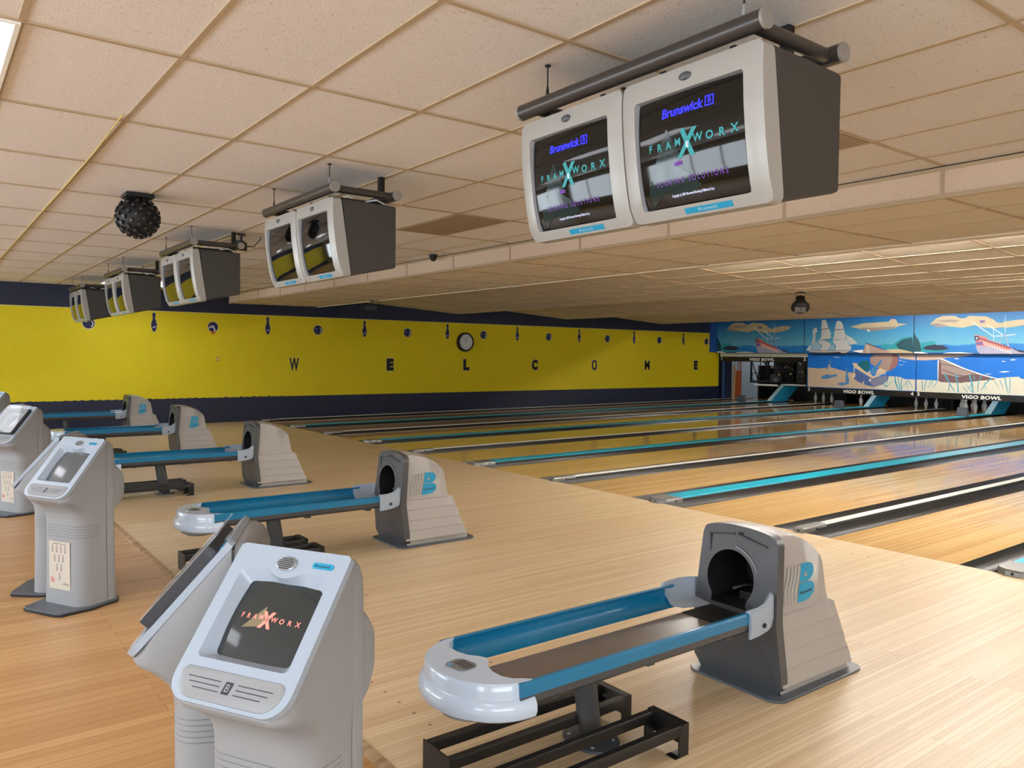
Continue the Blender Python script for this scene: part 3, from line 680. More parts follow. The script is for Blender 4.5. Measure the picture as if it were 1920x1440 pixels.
# ---------------------------------------------------------------- pins
prof = [(.026, 0), (.029, .01), (.041, .045), (.053, .085), (.059, .115), (.0595, .14), (.054, .17), (.042, .205), (.031, .232), (.0255, .25, ), (.024, .262, 'pinr'), (.0235, .27), (.0235, .28, 'pinr'), (.024, .288), (.0262, .305), (.0305, .33), (.032, .346), (.0295, .363), (.02, .376), (.008, .381)]
g = G(); g.lathe(prof, 'pinw', seg=20); PIN = g.build('bowling_pin', angle=60)
PO = {1: (0, 0), 2: (-.152, .264), 3: (.152, .264), 4: (-.305, .528), 5: (0, .528), 6: (.305, .528), 7: (-.457, .792), 8: (-.152, .792), 9: (.152, .792), 10: (.457, .792)}
PN = {1: 'front pin of the rack', 2: 'left pin of the second row', 3: 'right pin of the second row', 4: 'left pin of the third row', 5: 'middle pin of the third row', 6: 'right pin of the third row',
      7: 'leftmost pin of the back row', 8: 'second in the back row', 9: 'third in the back row', 10: 'rightmost pin of the back row'}
first = True
for lane, pins in ((1, (9, 10)), (2, (8, 9, 10)), (3, (3, 8)), (4, (8, 9, 10)), (5, (1, 2, 3, 4, 5, 6, 7, 8, 9, 10))):
    for n_ in pins:
        x = LX[lane - 1] + PO[n_][0]; y = 17.75 + PO[n_][1]
        o = PIN if first else PIN.copy()
        if not first: COL.objects.link(o)
        first = False; o.location = (x, y, zl(y) + .0015); o.rotation_euler = (0, 0, random.random() * 6)
        tag(o, 'white bowling pin at the end of the %s lane, %s' % (ORD[lane - 1], PN[n_]), 'bowling pin', 'standing pins of lane %d' % lane)

# kickbacks, pit curtains
for k in range(6):
    x = k * PW; g = G(); g.box(x - .03, 18.75, -.12, x + .03, 20.4, 1.3, 'black')
    tag(g.build('pit_side_board'), 'dark pit board at the far end of the %s white divider from the yellow wall' % ORD[k] if k < 5 else 'dark pit board at the right of the tenth lane', 'board', 'boards between the pin pits')
for k in range(1, 5):
    g = G(); g.box(k * PW + .04, 20.42, -.12, (k + 1) * PW - .04, 20.46, 2.9, 'carpetdark')
    for q in range(14): g.box(k * PW + .1 + q * .24, 20.40, .05, k * PW + .28 + q * .24, 20.42, 1.2, 'black')
    tag(g.build('pit_curtain'), 'black pit curtain behind the pins of lanes %d and %d' % (2 * k + 1, 2 * k + 2), 'curtain', 'pit curtains')

# ---------------------------------------------------------------- murals and masks
UY, LY = 16.25, 16.45
def paint(g, art, x0, y, start=0.0):
    d = 0.0008
    for q, (c, pts) in enumerate(art):
        g.flat([(x0 + px, y - d - q * 0.00025, pz) for px, pz in pts], 'a_' + c)
UPL = ['upper mural board at the left with a red galleon beside the yellow wall', 'middle upper mural board with a white sailing ship', 'right upper mural board with a bright red galleon']
LOL = ['raised mask board above lanes 1 and 2, showing only its black sign strip', 'lower mural mask with an open treasure chest on sand', 'lower mural mask with a stranded rowing boat in the grass']
for k in range(5):
    x0 = k * PW
    g = G(); a = .012
    g.box(x0 + a, UY, 1.757, x0 + PW - a, UY + .04, 2.93, 'sky')
    paint(g, ART['B'] if k % 2 else ART['A'], x0, UY)
    o = thing('mural_board', 'x', 'mural'); g.build('painted_panel', o, recalc=False)
    tag(o, UPL[k] if k < 3 else 'upper mural board of lanes %d and %d, past the right edge of the photo' % (2 * k + 1, 2 * k + 2), 'mural', 'upper mural boards')
    g = G(); g.box(x0, UY + .005, 1.757, x0 + .0118, UY + .06, 2.93, 'black'); g.box(x0 + PW - .0118, UY + .005, 1.757, x0 + PW, UY + .06, 2.93, 'black'); g.box(x0, UY - .002, 1.735, x0 + PW, UY + .06, 1.757, 'black')
    g.build('black_frame', o)
    t = thing('mask_unit', LOL[k] if k < 3 else 'lower mural mask of lanes %d and %d, past the right edge of the photo' % (2 * k + 1, 2 * k + 2), 'mask', (x0, LY, 0), group='lower mask units')
    up = 0.955 if k == 0 else 0.0
    top = 1.78
    if k:
        g = G(); g.box(a, 0, .66, PW - a, .04, top, 'water')
        for q, (c, pts) in enumerate(ART['C'] if k % 2 else ART['D']): g.flat([(px, -.0008 - q * .00025, pz) for px, pz in pts], 'a_' + c)
        g.build('mural_panel', t, recalc=False)
    else:
        g = G(); g.box(a, 0, 1.615, PW - a, .04, 2.6, 'a_palesand'); g.build('mural_panel', t)
        g = G()
        for q in range(9): g.box(.3 + q * .36, -.002, 1.62, .306 + q * .36, 0, 1.62 + .05 + .04 * (q % 3), 'a_grass')
        g.build('painted_grass', t)
    g = G(); g.box(a, -.012, .495 + up, PW - a, .045, .662 + up, 'signblack'); g.build('sign_strip', t, bevel=.003)
    g = G(); put_text(g, 'VIGO BOWL', 'lettr', lambda x, y: (PW / 2 + .02 + x + y * .12, -.0135, .575 + up + y), .14, wid=1.0, hei=.098, bold=.035, spacing=1.05); g.build('lettering', t, recalc=False)
    g = G()
    for n_, xx in ((2 * k + 1, .09), (2 * k + 2, PW - .09)): put_text(g, str(n_), 'lettr', lambda x, y, xx=xx: (xx + x, -.0135, .595 + up + y), .15, hei=.1, bold=.03)
    g.build('lane_number', t, recalc=False)
    for lx in (.38, PW - .45):
        g = G()
        for q in (-.04, .04): g.lathe([(.022, 0), (.02, -.004), (.012, -.008)], 'redlamp', (lx + q, -.012, .6 + up), 12, 'y')
        g.build('indicator_lamp', t)

g = G(); g.box(-.1, 20.42, -.12, PW - .04, 20.46, .66, 'black'); g.box(-.1, 20.40, .62, PW - .04, 20.42, .66, 'blackm')
tag(g.build('pit_curtain'), 'low black pit curtain behind the pins of lanes 1 and 2', 'curtain', 'pit curtains')

# machine seen through the opening of lanes 1 and 2
t = thing('pinsetter_machine', 'black pinsetter machine with chrome fittings seen through the raised mask above lanes 1 and 2', 'machine', (0, 17.9, 0))
g = G()
for xx, yy in ((.28, 0), (1.0, 0), (2.46, 0), (3.3, 0), (.28, .9), (3.3, .9)): g.box(xx - .025, yy - .025, .69, xx + .025, yy + .025, 1.62, 'blackm')
for zz in (.70, 1.55): g.box(.25, -.03, zz, 3.33, .03, zz + .05, 'blackm')
g.box(.25, .0, .69, 3.33, .95, .74, 'black')
for (a, b) in (((.3, 1.5), (.62, .72)), ((.55, .75), (.72, 1.55)), ((.75, 1.5), (1.1, 1.1)), ((1.3, 1.55), (1.5, .8))): g.tube([(a[0], -.02, a[1]), (b[0], -.02, b[1])], .018, 'blackm', 8)
g.tube([(.5 + .16 * cos(q * pi / 8), -.03, .9 + .16 * sin(q * pi / 8)) for q in range(17)], .014, 'blackm', 8)
g.build('frame', t)
g = G(); g.lathe([(.17, 0), (.2, .04), (.2, .22), (.16, .28)], 'greyp', (1.25, .1, .72), 20); g.lathe([(.19, 0), (.21, .03), (.14, .1)], 'greyp', (1.25, .1, 1.2), 20); g.build('pin_drum', t)
g = G(); random.seed(11)
for q in range(34):
    x, z = random.uniform(1.35, 2.9), random.uniform(.8, 1.5); p_ = Vector((x, -.05 - random.random() * .1, z)); d = Vector((random.uniform(-.12, .12), random.uniform(-.03, .03), random.uniform(-.12, .12)))
    g.tube([p_, p_ + d * .5 + Vector((0, 0, .02)), p_ + d], random.choice([.006, .009, .014]), random.choice(['chrome', 'blackm', 'blackm', 'silver']), 8)
for q in range(9):
    x, z = 1.5 + q * .15, 1.0 + .12 * sin(q * 2.2); g.lathe([(.035, 0), (.04, .01), (.04, .03), (.02, .04)], 'chrome' if q % 3 == 0 else 'blackm', (x, -.08, z), 12, 'y')
g.build('fittings', t)
g = G(); g.box(1.9, .35, .745, 3.1, .85, 1.5, 'greyp'); g.box(.9, .45, .745, 1.7, .9, 1.45, 'black'); g.build('housing', t, bevel=.02)
g = G(); g.prism(rrect(.72, 1.66, .60, .66, .02), 'y', -.42, -.36, 'lettr'); g.prism(rrect(1.92, 2.75, .645, .69, .02), 'y', -.42, -.36, 'lettr'); g.build('sweep_bar', t)
g = G(); g.prism(rrect(0, .3, 0, 1.1, .04), 'y', 0, .05, 'orange'); g.box(.16, .01, 1.1, .19, .03, 1.62, 'orange'); g.box(.26, .01, 1.1, .30, .03, 1.62, 'orange')
tag(g.build('orange_panel', loc=(-.55, 18.0, 0)), 'orange board with two uprights behind the raised mask, next to the raw plank', 'board')
g = G(); g.prism([(0, .03), (.05, .03), (.075, .7), (.05, 1.28), (0, 1.25), (.01, .7)], 'y', 0, .09, 'plywood'); tag(g.build('wooden_plank', loc=(.10, 17.05, .04)), 'narrow raw wooden plank standing left of the orange board', 'plank')
g = G(); g.box(-.02, 16.56, .12, .06, 17.0, 1.72, 'navy'); g.box(.06, 16.56, .12, .09, 16.62, 1.6, 'bluepaint')
tag(g.build('side_board', bevel=.01), 'navy side board below the left upper mural, beside lane 1', 'board')

# ---------------------------------------------------------------- wall decorations
def on_wall(g, pts, m, d): g.flat([(XL + d, y, z) for y, z in pts], m)
pinp = [(.022, .0), (.034, .03), (.052, .09), (.058, .14), (.05, .19), (.03, .25), (.022, .29), (.03, .33), (.033, .36), (.026, .385), (.012, .398)]
pinout = lambda s: [(r * s * 1.0, (z - .2) * (1 + (s - 1) * .5)) for r, z in pinp] + [(-r * s, (z - .2) * (1 + (s - 1) * .5)) for r, z in reversed(pinp)]
DE = [-3.54, -2.30, -1.08, 0.156, 1.383, 2.617, 3.843, 5.07, 6.255, 7.443, 8.62, 9.83, 11.03, 12.22, 13.42, 14.62, 15.85]
for k, y in enumerate(DE):
    ball = k % 2 == 0; g = G(); zc = 2.135 if ball else 2.2
    if ball:
        g.prism([(y + a, zc + b) for a, b in circ(0, 0, .122 if k else .13, n=28)], 'x', XL, XL + .002, 'halo')
        g.prism([(y + a, zc + b) for a, b in circ(0, 0, .108, n=28)], 'x', XL + .002, XL + .004, 'navyd')
        if k == 2:
            on_wall(g, [(y - .06, zc - .1), (y + .07, zc - .1), (y, zc - .18)], 'orange', .0042)
            on_wall(g, [(y - .1, zc - .02), (y + .02, zc + .03), (y + .06, zc - .1), (y + .03, zc - .1), (y + .005, zc), (y - .09, zc - .04)], 'lettr', .0045)
        else: on_wall(g, [(y + .02 + .07 * cos(a), zc - .01 + .07 * sin(a)) for a in (-1.2, -.6, 0, .6, 1.0)] + [(y + .02 + .055 * cos(a), zc - .01 + .055 * sin(a)) for a in (1.0, .6, 0, -.6, -1.2)], 'lettr', .0045)
        on_wall(g, [(y - .03 + a, zc + .03 + b) for a, b in circ(0, 0, .008, n=8)], 'lettr', .0045); on_wall(g, [(y - .06 + a, zc + .02 + b) for a, b in circ(0, 0, .008, n=8)], 'lettr', .0045)
    else:
        g.prism([(y + a * 1.22, zc + b * 1.04) for a, b in pinout(1)], 'x', XL, XL + .002, 'halo')
        g.prism([(y + a, zc + b) for a, b in pinout(1)], 'x', XL + .002, XL + .004, 'navyd')
        on_wall(g, [(y - .03, zc - .13), (y + .035, zc - .1), (y + .035, zc - .085), (y - .03, zc - .115)], 'lettr', .0045)
    near = ['nearest the camera on the yellow wall, below the monitors', 'second decoration from the left on the yellow wall', 'with an orange tip, third decoration on the yellow wall', 'above and left of the letter W', 'between the letters W and E', 'above and left of the first letter E', 'right of the first letter E', 'just left of the wall clock', 'just right of the wall clock', 'above and left of the letter C', 'right of the letter C', 'above and left of the letter O', 'right of the letter O', 'above and left of the letter M', 'right of the letter M', 'above and left of the last letter E', 'at the far end beside the blue trim'][k]
    tag(g.build('ball_decal' if ball else 'pin_decal', recalc=False), 'navy bowling %s cut-out %s' % ('ball' if ball else 'pin', near), 'wall decal', 'ball cut-outs on the yellow wall' if ball else 'pin cut-outs on the yellow wall')
for ch, y0, y1, lb in (('W', .675, .91, 'letter W, the first of the word'), ('E', 3.24, 3.445, 'letter E, second letter of the word'), ('L', 5.59, 5.79, 'letter L under the clock, third of the word'), ('C', 7.985, 8.21, 'letter C, fourth letter of the word'), ('O', 10.376, 10.586, 'letter O, fifth letter of the word'), ('M', 12.735, 12.97, 'letter M, sixth letter of the word'), ('E', 15.19, 15.395, 'letter E, last letter, nearest the murals')):
    g = G(); yc_ = (y0 + y1) / 2; zc = 1.305
    for sc, m, d in ((1.12, 'halo', .0015), (1.0, 'decblack', .003)):
        if ch == 'O':   # octagonal block letter
            o1 = [(-.105, -.09), (-.055, -.155), (.055, -.155), (.105, -.09), (.105, .09), (.055, .155), (-.055, .155), (-.105, .09)]
            o2 = [(a * .42 * (2 - sc), b * .62) for a, b in o1]
            for q in range(8):
                a, b, c_, e_ = o1[q], o1[(q + 1) % 8], o2[(q + 1) % 8], o2[q]
                on_wall(g, [(yc_ + a[0] * sc, zc + a[1] * sc), (yc_ + b[0] * sc, zc + b[1] * sc), (yc_ + c_[0], zc + c_[1]), (yc_ + e_[0], zc + e_[1])], m, d)
        else:
            put_text(g, ch, m, lambda x, y, d=d: (XL + d, yc_ + x, zc + y), .4, wid=(y1 - y0) * sc, hei=.31 * sc, bold=.03 if ch in 'WM' else .075)
    tag(g.build('wall_letter', recalc=False), 'black painted %s WELCOME on the yellow wall' % lb, 'letter', 'letters of the word WELCOME')
t = thing('wall_clock', 'round wall clock with a pale dial and a thick black rim above the letter L', 'clock', (XL, 5.62, 1.925))
g = G(); g.lathe([(.26, 0), (.262, .07), (.25, .095), (.215, .1), (.21, .07)], 'black', seg=40, axis='x'); g.build('rim', t)
g = G(); g.prism(circ(0, 0, .212, n=40), 'x', .06, .078, 'clockface')
for q in range(12):
    a = q * pi / 6; g.prism([(.17 * sin(a) + u, .17 * cos(a) + v) for u, v in circ(0, 0, .012, n=8)], 'x', .078, .079, 'greyp')
g.build('dial', t)
for nm, a, l in (('hour_hand', -.42, .12), ('minute_hand', .45, .17)):
    g = G(); c, s_ = cos(a), sin(a); g.prism([(-.007 * c, .007 * s_), (.007 * c, -.007 * s_), (l * s_ + .003 * c, l * c - .003 * s_), (l * s_ - .003 * c, l * c + .003 * s_)], 'x', .080, .083, 'black'); g.build(nm, t)
t = thing('light_switch', 'small cream light switch on the yellow wall near the third cut-out', 'switch', (XL, -.98, 1.424))
g = G(); g.prism(rrect(-.04, .04, -.06, .06, .008), 'x', 0, .006, 'switch'); g.build('switch_plate', t); g = G(); g.box(.006, -.01, -.02, .014, .01, .02, 'lettr'); g.build('switch_toggle', t)

# ---------------------------------------------------------------- ball returns
def ray_out(pts, c, n):
    """n samples of closed outline pts seen from c at equal angles"""
    out = []
    for k in range(n):
        a = 2 * pi * (k + .5) / n; dx, dy = cos(a), sin(a); best = None
        for i in range(len(pts)):
            x1, y1 = pts[i][0] - c[0], pts[i][1] - c[1]; x2, y2 = pts[(i + 1) % len(pts)][0] - c[0], pts[(i + 1) % len(pts)][1] - c[1]
            ex, ey = x2 - x1, y2 - y1; den = dx * ey - dy * ex
            if abs(den) < 1e-12: continue
            t = (x1 * ey - y1 * ex) / den; u = (x1 * dy - y1 * dx) / den
            if t > 0 and -1e-9 <= u <= 1 + 1e-9 and (best is None or t > best): best = t
        out.append((c[0] + dx * best, c[1] + dy * best))
    return out
def plate_hole(g, outer, hole, c, m, fn, n=96, rim=0.0, wall=0.0, wallm=None, inner=None, innerd=0.0):
    """plate with an opening; fn(u, v, d) maps to 3-D, d = depth behind the face"""
    O = ray_out(outer, c, n); H = ray_out(hole, c, n)
    rings = []
    if rim: rings.append([fn(u, v, rim) for u, v in O])
    rings += [[fn(u, v, 0) for u, v in O], [fn((u + a) / 2, (v + b) / 2, 0) for (u, v), (a, b) in zip(O, H)], [fn(u, v, 0) for u, v in H]]
    g.loft(rings, m, cap=False)
    if wall:
        I = ray_out(inner, c, n) if inner else H
        g.loft([[fn(u, v, 0) for u, v in H], [fn(u, v, wall) for u, v in I]], wallm or m, cap=False)
    return g
BCX = -.045
def hw(z):
    for z0, z1, a, b in ((0, .055, .222, .222), (.055, .135, .250, .238), (.135, .215, .243, .231), (.215, .30, .236, .224), (.30, .378, .229, .217), (.378, .80, .206, .186)):
        if z0 <= z <= z1: return a + (b - a) * (z - z0) / (z1 - z0)
    return .19
def make_return(logo=True):
    t = thing('ball_return', '', 'ball return', group='ball returns')
    # --- light side and rear shell
    g = G(); zs = []
    for z0, z1, a, b in ((0.012, .055, .222, .222), (.055, .135, .250, .238), (.135, .215, .243, .231), (.215, .30, .236, .224), (.30, .378, .229, .217), (.378, .80, .206, .186)): zs += [(z0, a), (z1 - .004, b)]
    tops = [(-3.20, .725), (-3.12, .723), (-3.045, .712), (-2.99, .695), (-2.93, .67), (-2.87, .635), (-2.83, .60), (-2.815, .57), (-2.79, .42), (-2.775, .385), (-2.74, .37), (-2.72, .31), (-2.69, .24), (-2.66, .16), (-2.625, .09), (-2.60, .055), (-2.595, .02)]
    rings = []
    for y, top in tops:
        side = []
        wt = [a for z, a in zs if z <= top][-1] if any(z <= top for z, a in zs) else .214
        for z, a in zs: side.append((a, z) if z < top - .012 else (min(wt, hw(top)) - .005, top))
        arch = .034 if top > .5 else .008; nn = 8
        A = [(wt * .0 + (wt - .012) * cos(pi * q / nn), top + arch * sin(pi * q / nn)) for q in range(1, nn)]
        dy = 0.0
        if y < -3.19: dy = 1
        ring = [(x, z) for x, z in side] + A + [(-x, z) for x, z in reversed(side)]
        rings.append([(-.01 + x, y - (0.034 * max(0, 1 - abs(z - .35) / .35) if dy else 0) + (.02 if dy and z < .05 else 0), z) for x, z in ring])
    g.loft(rings, 'hoodside', cap=False); g.face([g.bm.verts.new(p) for p in rings[-1]], g.mi('hoodside')); g.build('hood_shell', t, bevel=.004, seg=2)
    # --- dark front with the round mouth
    fy = lambda z: -3.212 - .034 * max(0, 1 - abs(z - .35) / .36) + (.02 * max(0, (.06 - z) / .06))
    W = .214; out = []
    for q in range(13): a = pi * q / 12; out.append((-.01 + (W - .012) * cos(a), .722 + .038 * sin(a)))
    out = [(-.01 + .228, .012), (-.01 + .230, .05), (-.01 + .252, .062), (-.01 + .233, .35), (-.01 + .212, .70)] + out + [(-.01 - .212, .70), (-.01 - .233, .35), (-.01 - .252, .062), (-.01 - .230, .05), (-.01 - .228, .012)]
    hc = (BCX, .505)
    hole = [(hc[0] + .134 * cos(radians(a)), hc[1] + .134 * sin(radians(a))) for a in range(-42, 223, 8)] + [(hc[0] - .098, .385), (hc[0] - .105, .375), (hc[0] + .105, .375), (hc[0] + .098, .385)]
    g = G(); plate_hole(g, out, hole, hc, 'greyp', lambda u, v, d: (u, fy(v) + d, v), n=128, rim=.05)
    H = ray_out(hole, hc, 128); g.loft([[(u, fy(v), v) for u, v in H], [(u, fy(v) + .02, v) for u, v in H], [(hc[0] + (u - hc[0]) * .96, -2.93, hc[1] + (v - hc[1]) * .96) for u, v in H]], 'black', cap=False)
    g.flat([(hc[0] + (u - hc[0]) * .96, -2.93, hc[1] + (v - hc[1]) * .96) for u, v in H], 'black')
    g.build('hood_front', t, recalc=True)
    g = G()                                                    # raised ribs and notch on the dark front
    for pts in ([(-.175, .70), (-.168, .70), (-.168, .59), (-.175, .59)], [(-.175, .70), (-.03, .722), (-.03, .716), (-.17, .695)], [(.01, .72), (.15, .69), (.15, .684), (.01, .713)]): g.prism([(x, z) for x, z in pts], 'y', fy(.65) - .004, fy(.65) + .003, 'inkdark')
    g.prism([(hc[0] + (.155 + d) * cos(a), hc[1] + (.155 + d) * sin(a)) for d, rng in ((0, [.35 + k * .15 for k in range(8)]), (.006, [1.4 - k * .15 for k in range(8)])) for a in rng], 'y', fy(.6) - .006, fy(.6) + .004, 'silver')
    g.box(-.012, fy(.73) - .003, .715, .014, fy(.73) + .01, .732, 'black'); g.build('front_relief', t)
    g = G(); g.prism(rrect(-.275, .262, -3.27, -2.53, .07), 'z', 0, .012, 'flange'); g.build('base_flange', t, bevel=.003)
    # ball lift pieces in the mouth
    g = G(); g.box(-.07, -3.12, .38, .03, -3.02, .42, 'blackm'); g.tube([(-.09, -3.15, .43), (-.05, -3.1, .45), (.0, -3.05, .44)], .012, 'blackm', 8); g.box(.02, -3.2, .3755, .05, -3.17, .377, 'lettr'); g.build('lift_guide', t)
    if logo:
        X = lambda z: -.01 + hw(z) + .0015
        up = [(-3.008, .59), (-2.95, .589), (-2.915, .58), (-2.902, .56), (-2.905, .53), (-2.93, .508), (-2.965, .500), (-3.018, .505)]
        lo = [(-3.019, .498), (-2.965, .498), (-2.925, .497), (-2.903, .483), (-2.897, .462), (-2.905, .44), (-2.935, .42), (-2.985, .408), (-3.042, .411)]
        g = G(); g.flat([(X(z), y, z) for y, z in up], 'badge'); g.flat([(X(z), y, z) for y, z in lo], 'badge')
        g.flat([(X(.54) + .001, -2.97 + a, .54 + b) for a, b in [(-.012, -.014), (.012, -.014), (.012, .004), (.006, -.003), (0, .016), (-.006, -.003), (-.012, .004)]], 'hoodside')
        put_text(g, 'Brunswick', 'inkdark', lambda x, y: (X(.455 + y) + .001, -2.967 + x, .455 + y + x * .05), .02, wid=.1, hei=.016, bold=.02); g.build('logo_badge', t, recalc=False)
        g = G()
        for q in range(4):
            y0 = -3.115 + q * .027; pts = []
            for r_ in range(9):
                z = .585 - r_ * .0215; pts.append((y0 - .035 * r_ / 8 + .006 * sin(r_ * .9) + (.004 if q else 0), z))
            pr = [[(X(z) + e - .001, y + dy, z) for dy, e in ((0, 0), (.005, .004), (.016, .004), (.021, 0))] for y, z in pts]
            g.loft(pr, 'hoodside', cap=True)
        g.build('logo_ribs', t)
    # --- rails
    teal = [(.200, .350), (.222, .355), (.242, .375), (.250, .40), (.245, .427), (.238, .436), (.246, .439), (.258, .438), (.265, .43), (.265, .392), (.25, .388), (.247, .372), (.236, .35), (.200, .344)]
    skirt = [(.263, .391), (.257, .362), (.238, .345), (.215, .339), (.213, .345), (.225, .350), (.240, .367), (.25, .389)]
    for s in (-1, 1):
        g = G()
        def R(sec, y, k=1.0): return [(BCX + s * (a * k), y, z) for a, z in sec]
        g.loft([R(teal, -4.70), R(teal, -3.36, .97)], 'teal'); o = g.build('rail', t)
        g = G(); g.loft([R(skirt, -4.70), R(skirt, -3.30, .97)], 'greyp'); g.build('rail_skirt', o)
    g = G(); g.prism([(-.155, -4.74), (.17, -4.74), (.165, -3.17), (-.155, -3.17)], 'z', .343, .349, 'plate'); g.box(-.15, -3.45, .349, .15, -3.17, .353, 'black'); g.build('ball_bed', t)
    g = G()
    for y in (-4.5, -4.0, -3.5): g.box(-.15, y - .02, .325, BCX + .21, y + .02, .343, 'greyp')
    g.box(-.06, -4.6, .31, .02, -3.2, .343, 'greyp'); g.build('under_frame', t)
    # --- white brackets at the hood
    g = G(); s = -1
    sec = lambda k, w_, up: [(BCX - .262 * k, .385), (BCX - .266 * k, .445 + up), (BCX - .25 * k, .452 + up), (BCX - .232 * k, .42), (BCX - .20, .372), (BCX - .20 + w_, .357), (BCX - .20 + w_, .352), (BCX - .21, .362), (BCX - .245 * k, .40), (BCX - .255 * k, .38)]
    g.loft([[(x, y, z) for x, z in sec(k, w_, u_)] for y, k, w_, u_ in ((-3.42, 1.0, .005, 0), (-3.40, 1.02, .06, .004), (-3.32, 1.01, .09, .008), (-3.25, .96, .095, .008), (-3.21, .88, .095, .006), (-3.17, .78, .09, .0))], 'bezel')
    g.build('rail_bracket', t, bevel=.002)
    g = G(); sec = lambda k, up, dn: [(BCX + .19, .352), (BCX + .225 * k, .39), (BCX + .24 * k, .44 + up), (BCX + .255 * k, .452 + up), (BCX + .273 * k, .44 + up), (BCX + .275 * k, .38), (BCX + .268 * k, .335 - dn), (BCX + .258 * k, .335 - dn), (BCX + .26 * k, .38), (BCX + .235 * k, .38), (BCX + .19, .345)]
    g.loft([[(x, y, z) for x, z in sec(k, u_, d_)] for y, k, u_, d_ in ((-3.43, .985, 0, .012), (-3.36, .985, .0, .008), (-3.30, .975, .012, .0), (-3.26, .95, .04, -.01), (-3.22, .88, .045, -.03), (-3.205, .85, .03, -.03))], 'bezel')
    o = g.build('rail_bracket', t, bevel=.002)
    g = G(); g.tube([(BCX + .262, -3.34, .372), (BCX + .276, -3.34, .372)], .011, 'black', 10); g.build('bolt', o)
    # --- white nose
    def outer(r, n=20): return [(BCX + (.262 + r) * cos(a), -4.66 - (.225 + r) * sin(a)) for a in [pi * q / n for q in range(n + 1)]]
    inn = [(-.20, -4.662), (-.185, -4.69), (-.15, -4.712), (-.105, -4.714), (-.06, -4.70), (-.028, -4.672), (0, -4.658), (.028, -4.672), (.06, -4.70), (.105, -4.714), (.15, -4.712), (.185, -4.69), (.20, -4.662)]
    inn = [(BCX + x * 1.12, y) for x, y in inn]
    ol = lambda r: [(BCX + .262 + r, -4.64)] + outer(r) + [(BCX - .262 - r, -4.64)] + inn
    g = G(); g.loft([[(x, y, z) for x, y in ol(r)] for r, z in ((-.045, .300), (-.012, .306), (.008, .318), (.016, .338), (.015, .362), (.006, .378), (-.004, .386), (-.006, .40), (-.008, .432), (-.014, .440))], 'white'); g.build('nose', t)
    g = G(); g.lathe([(.05, .262), (.09, .27), (.12, .285), (.13, .31)], 'shell', (BCX + .02, -4.735, 0), 24); g.build('nose_underside', t)
    g = G(); sp_ = rrect(-.052, .052, -.045, .045, .03); sp_ = [(BCX + .005 + x * cos(.2) - y * sin(.2), -4.775 + x * sin(.2) + y * cos(.2)) for x, y in sp_]
    g.prism(sp_, 'z', .439, .4435, 'silver')
    o = g.build('speaker_plate', t, bevel=.0015)
    g = G()
    for a in range(5):
        for b in range(4):
            x, y = BCX + .0 + (a - 2) * .016 + .012, -4.77 + (b - 1.5) * .0115 + .006
            g.box(x - .006, y - .003, .4436, x + .006, y + .003, .444, 'black')
    g.build('speaker_slot', o)
    g = G(); g.prism(circ(BCX - .02, -4.807, .0105, n=16), 'z', .4436, .4442, 'bluedisc'); put_text(g, 'B', 'lettr', lambda x, y: (BCX - .02 + x, -4.807 + y, .4445), .013, bold=.02); g.build('button', o, recalc=False)
    # --- pedestal
    g = G(); g.loft([[(x + .0 - .01, y - 4.19 + dy, z) for x, y in circ(0, 0, .035, .055, 20)] for z, dy in ((.012, .03), (.335, -.02))], 'greyp'); g.build('pedestal', t)
    g = G(); g.prism([(x - .01, y - 4.16) for x, y in circ(0, 0, .13, .105, 28)], 'z', 0, .01, 'flange')
    for q in range(4): g.lathe([(.009, 0), (.009, .006), (.004, .008)], 'chrome', (-.01 + .1 * cos(pi / 4 + q * pi / 2), -4.16 + .078 * sin(pi / 4 + q * pi / 2), .01), 8)
    g.build('pedestal_foot', t, bevel=.002)
    return t
RL = ['ball return farthest back, by the yellow wall', 'second ball return from the yellow wall', 'middle ball return, without a logo on its grey hood', 'second nearest ball return, behind the nearest pair of consoles', 'nearest ball return with a black rack beneath and a blue logo']
RB = make_return(True)
ret3 = make_return(False)
for k in range(5):
    pos = ((k + .5) * PW, 0, 0); lab = 'grey and teal ' + RL[k]
    if k == 0: RB.location = pos; RB['label'] = lab
    elif k == 2: ret3.location = pos; ret3['label'] = lab
    else: dup(RB, pos, 0, lab)
# ---------------------------------------------------------------- black steel racks under the returns
def make_rack():
    t = thing('floor_rack', '', 'rack', group='black racks under the ball returns'); w_ = .15
    for s in (-1, 1):
        g = G(); x = s * w_ / 2; g.prism([(x - .017, .085), (x + .017, .085), (x + .017, .118), (x + .013, .125), (x - .013, .125), (x - .017, .118)], 'y', -.45, .45, 'blackm'); g.build('bar', t)
    g = G(); g.box(-w_ / 2 - .018, -.455, 0, w_ / 2 + .018, -.449, .128, 'blackm')
    g.build('end_plate', t)
    g = G(); g.box(-w_ / 2 - .018, .42, .085, w_ / 2 + .018, .455, .128, 'blackm'); g.box(-w_ / 2 - .018, .449, .03, w_ / 2 + .018, .455, .09, 'blackm')
    g.box(w_ / 2 - .03, .38, 0.0, w_ / 2 + .018, .45, .006, 'blackm'); g.box(w_ / 2 + .012, .40, 0, w_ / 2 + .018, .455, .09, 'blackm'); g.box(-w_ / 2 - .018, .38, 0.0, -w_ / 2 + .03, .45, .006, 'blackm'); g.box(-w_ / 2 - .018, .40, 0, -w_ / 2 - .012, .455, .09, 'blackm')
    g.build('foot_bracket', t)
    return t
rk = make_rack(); firstr = True
for k in range(5):
    for s in (0, 1):
        pos = ((k + .5) * PW + (-.10 if s == 0 else .21), -4.385, 0)
        lab = 'black two-bar rack under the %s ball return from the yellow wall, on its %s' % (ORD[k], 'left' if s == 0 else 'right')
        if firstr: rk.location = pos; rk['label'] = lab; firstr = False
        else: dup(rk, pos, 0, lab)

